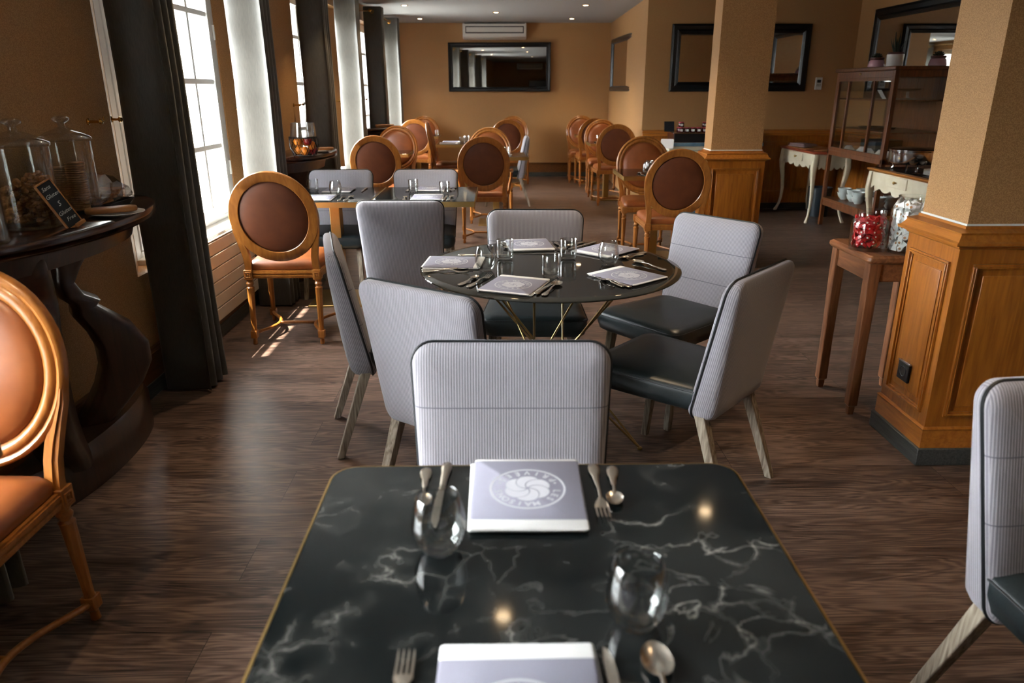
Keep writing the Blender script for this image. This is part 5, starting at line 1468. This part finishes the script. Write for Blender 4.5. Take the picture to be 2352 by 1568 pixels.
# bowls on its bottom shelf
bw = MB().lathe([(0.001, 0), (0.032, 0), (0.034, 0.006), (0.052, 0.025), (0.066, 0.06), (0.068, 0.075), (0.065, 0.075), (0.062, 0.058), (0.048, 0.028), (0.001, 0.012)], 32).build('stoneware_bowl', M_['bowlg'], smooth=50)
first = True
for i, (x, y) in enumerate(((0.14, 0.36), (0.16, 0.19), (0.14, 0.03), (0.30, 0.28), (0.30, 0.10), (0.16, -0.34), (0.31, -0.28))):
    for k in range(2):
        p = (3.57 + x, 7.55 + y, 0.3105 + k * 0.045)
        lab = '%s pale stoneware bowl, %s stack on the bottom shelf of the cabinet' % ('upper' if k else 'lower', ['leftmost front', 'second front', 'third front', 'left rear', 'middle rear', 'rightmost front', 'right rear'][i])
        if first: bw.location = p; tag(bw, lab, 'bowl', 'stoneware bowls on the cabinet shelf'); first = False
        else: dup(bw, p, 0, lab)
# glass and crockery inside
cs = MB().lathe([(0.001, 0), (0.05, 0), (0.05, 0.005), (0.008, 0.012), (0.008, 0.07), (0.10, 0.08), (0.115, 0.095), (0.112, 0.095), (0.098, 0.084), (0.001, 0.078)], 36).build('glass_cake_stand', M_['jar'], smooth=50)
cs.location = (3.57 + 0.26, 7.68, 1.3455); tag(cs, 'clear glass cake stand on the upper cabinet shelf, left', 'cake stand', 'glass stands in the cabinet')
dup(cs, (3.57 + 0.27, 7.20, 1.3455), 0, 'clear glass cake stand at the right end of the upper cabinet shelf')
o = MB().box(-0.06, 0.06, -0.002, 0.002, 0, 0.10, Matrix.Rotation(R(-35), 4, 'X')).build('glass_plate_stand', M_['labelw'], bevel=0.0005); o.location = (3.57 + 0.18, 7.44, 1.3465); o.rotation_euler = (0, 0, R(80)); tag(o, 'pale card leaning on the upper cabinet shelf', 'card')
random.seed(5)
names = ['leftmost', 'second', 'third', 'fourth', 'rightmost']
pp0 = None
for i in range(5):
    q = MB()
    if pp0 is None:
        rg = []
        for j in range(5):
            rg.append([(0.075 * (1 - 0.16 * j) * math.cos(a) * random.uniform(.85, 1.15), 0.06 * (1 - 0.16 * j) * math.sin(a) * random.uniform(.85, 1.15), j * 0.014) for a in [2 * PI * k / 14 for k in range(14)]])
        pp0 = q.loft(rg).build('bagged_biscuits', M_['ww'], smooth=0); pp0.location = (3.57 + 0.14, 7.95 - 0.2 * i, 0.8155)
        tag(pp0, 'crumpled white packet at the bottom of the glazed cabinet, leftmost', 'food packet', 'white packets in the glazed cabinet')
    else: dup(pp0, (3.57 + 0.15 + 0.03 * (i % 2), 7.95 - 0.2 * i, 0.8155), 1.3 * i, 'crumpled white packet at the bottom of the glazed cabinet, %s' % names[i])
bx = MB().box(-0.14, 0.14, -0.16, 0.16, 0, 0.13).build('dark_box', M_['blackp'], bevel=0.006); bx.location = (3.57 + 0.36, 7.72, 0.8155 + 0.0); tag(bx, 'dark box behind the packets in the glazed cabinet', 'box')
tr0 = MB().loft([[(x, y, z) for x, y in rrect(w, d, 0.02, 4)] for (w, d, z) in ((0.10, 0.17, 0), (0.115, 0.185, 0.02), (0.11, 0.18, 0.02), (0.096, 0.166, 0.004))]).build('oval_platter', M_['blackp'], smooth=40)
tr0.location = (3.57 + 0.26, 7.66, 1.0555); tag(tr0, 'dark platter on the lower cabinet shelf', 'platter')
# plants on top of it
def plant(kind, label, loc):
    t = thing('potted_succulent', label, 'potted plant', loc)
    q = MB()
    if kind == 'rosette':
        MB().lathe([(0.001, 0), (0.072, 0), (0.076, 0.01), (0.066, 0.055), (0.058, 0.062), (0.053, 0.06), (0.06, 0.05), (0.001, 0.02)], 36).build('pink_cover_pot', M_['pink'], t, smooth=50)
        MB().lathe([(0.05, 0.05), (0.058, 0.068), (0.064, 0.070), (0.064, 0.085), (0.054, 0.086), (0.001, 0.08)], 28, None, False).build('nursery_pot', M_['cappedpot'], t, smooth=40)
        for ring, (n, el, ln) in enumerate(((7, 15, 0.055), (6, 40, 0.05), (5, 65, 0.045))):
            for k in range(n):
                a = 2 * PI * (k + 0.5 * ring) / n
                M = T(0, 0, 0.086, a) @ Matrix.Rotation(-R(el), 4, 'Y')
                q.loft([[(x, w * math.cos(b_), h * math.sin(b_)) for b_ in [2 * PI * j / 8 for j in range(8)]] for (x, w, h) in ((0.004, 0.008, 0.004), (ln * 0.5, 0.015, 0.007), (ln * 0.8, 0.013, 0.006), (ln, 0.002, 0.001))], True, True, M)
    else:
        MB().lathe([(0.001, 0), (0.072, 0), (0.072, 0.02), (0.070, 0.022), (0.074, 0.10), (0.070, 0.10), (0.066, 0.03), (0.001, 0.025)], 36).build('striped_cover_pot', M_['porcelain'], t, smooth=50)
        MB().lathe([(0.05, 0.08), (0.066, 0.098), (0.068, 0.118), (0.055, 0.119), (0.001, 0.11)], 28, None, False).build('nursery_pot', M_['cappedpot'], t, smooth=40)
        random.seed(4)
        for k in range(11):
            a = 2 * PI * k / 11; el = random.uniform(55, 86); ln = random.uniform(0.10, 0.20)
            M = T(0.02 * math.cos(a), 0.02 * math.sin(a), 0.115, a) @ Matrix.Rotation(-R(el), 4, 'Y')
            q.loft([[(x, w * math.cos(b_), h * math.sin(b_)) for b_ in [2 * PI * j / 6 for j in range(6)]] for (x, w, h) in ((0.0, 0.008, 0.004), (ln * 0.5, 0.009, 0.004), (ln, 0.001, 0.0006))], True, True, M)
    q.build('leaves', M_['leaf'], t, smooth=50)
    return t
plant('rosette', 'succulent in a pink pot at the left on top of the glazed cabinet', (3.62, 7.44, 1.6355))
plant('spiky', 'spiky aloe in a pale ribbed pot in the middle on top of the glazed cabinet', (3.62, 7.10, 1.6355))
plant('rosette', 'succulent in a pink pot on the cabinet top nearest the right pillar', (3.98, 7.03, 1.6355))

# ---------------------------------------------------------------- painted buffet at the recess wall
bf = thing('painted_buffet', 'cream and blue painted buffet cabinet on the recess wall behind the centre pillar', 'buffet cabinet', (2.0, 8.88, 0))
q = MB(); q.box(0, 1.1, 0, 0.38, 0.05, 0.80); q.build('carcass', M_['cream'], bf, bevel=0.01)
MB().box(-0.015, 1.115, -0.015, 0.38, 0.80, 0.838).build('blue_top', M_['blue'], bf, bevel=0.006)
q = MB()
for k in range(2):
    a, b_ = 0.05 + k * 0.52, 0.52 + k * 0.52
    for (x0, x1, z0, z1) in ((a, b_, 0.745, 0.752), (a, b_, 0.12, 0.127), (a, a + 0.007, 0.12, 0.752), (b_ - 0.007, b_, 0.12, 0.752)): q.box(x0, x1, -0.004, 0.001, z0, z1)
for (y0, y1, z0, z1) in ((0.05, 0.33, 0.745, 0.752), (0.05, 0.33, 0.12, 0.127), (0.05, 0.057, 0.12, 0.752), (0.323, 0.33, 0.12, 0.752)): q.box(-0.004, 0.001, y0, y1, z0, z1)
q.build('blue_line_moulding', M_['blue'], bf)
MB().box(0.02, 1.08, 0.02, 0.36, 0.0, 0.05).build('plinth', M_['blue'], bf)
hb_ = thing('warming_cabinet', 'black fronted steel warming box on the painted buffet', 'food warmer', (2.06, 8.90, 0.8385))
MB().box(0, 0.98, 0, 0.34, 0.006, 0.105).build('body', M_['blackp'], hb_, bevel=0.002)
q = MB(); q.box(-0.012, 0.99, -0.012, 0.35, 0.0, 0.008); q.box(-0.02, 1.0, -0.02, 0.355, 0.105, 0.116); q.build('steel_rim', M_['steel'], hb_, bevel=0.002)
MB().box(-0.006, 0.002, 0.01, 0.33, 0.008, 0.105).build('copper_side', mat('copper', srgb(150, 100, 76), 0.3, 1.0), hb_)
o = MB().loft([[(x, 0.002 * s, z) for x, z in rrect(0.075, 0.055, 0.014, 4, 0, 0)] for s in (-1, 1)]).build('white_card', M_['labelw'], smooth=40)
o.location = (1.972, 8.866, 0.83); o.rotation_euler = (R(-8), 0, R(-18)); tag(o, 'white card leaning on the left corner of the painted buffet', 'card')
jm = thing('jam_jar', 'x', 'jar', (0, 0, 0))
MB().lathe([(0.001, 0), (0.030, 0), (0.033, 0.004), (0.033, 0.042), (0.028, 0.048), (0.001, 0.048)], 20).build('jar_glass', M_['jam'], jm, smooth=40)
MB().lathe([(0.001, 0.0485), (0.032, 0.0485), (0.033, 0.058), (0.001, 0.060)], 20).build('lid', M_['lidred'], jm, smooth=40)
MB().box(-0.014, 0.014, -0.0345, -0.0305, 0.012, 0.036).build('label', M_['labelw'], jm)
first = True
jl = [(2.145, 8.955, 0), (2.145, 8.955, 1), (2.215, 8.955, 0), (2.285, 8.955, 0), (2.355, 8.955, 0), (2.425, 8.955, 0), (2.425, 8.955, 1), (2.145, 9.03, 0)]
jn = ['leftmost in the front row', 'on top of the leftmost jar', 'second in the front row', 'third in the front row', 'fourth in the front row', 'last in the front row', 'on top by the pillar', 'behind the leftmost jar']
for (p, nme) in zip(jl, jn):
    loc = (p[0], p[1], 0.955 + 0.0605 * p[2])
    lab = 'small jam jar with red lid on the warming box, ' + nme
    if first: jm.location = loc; jm['label'] = lab; jm['group'] = 'jam jars on the warming box'; first = False
    else: dup(jm, loc, 0, lab, 'jam jars on the warming box')
o = MB().box(-0.06, 0.06, -0.003, 0.003, 0, 0.12, Matrix.Rotation(R(-15), 4, 'X')).build('small_sign', M_['chalk'], bevel=0.001); o.location = (2.03, 9.06, 0.957); tag(o, 'small dark sign standing behind the white card on the buffet', 'sign')

# tall dark sideboard behind the viewer, seen in the end wall mirror
t = thing('dark_sideboard', 'dark tall counter behind the viewer, seen in the end wall mirror', 'cabinet', (0.9, Y0 + 0.37, 0))
MB().box(-1.2, 1.2, -0.35, 0.35, 0, 1.75).build('carcass', M_['gunmetal'], t, bevel=0.01)
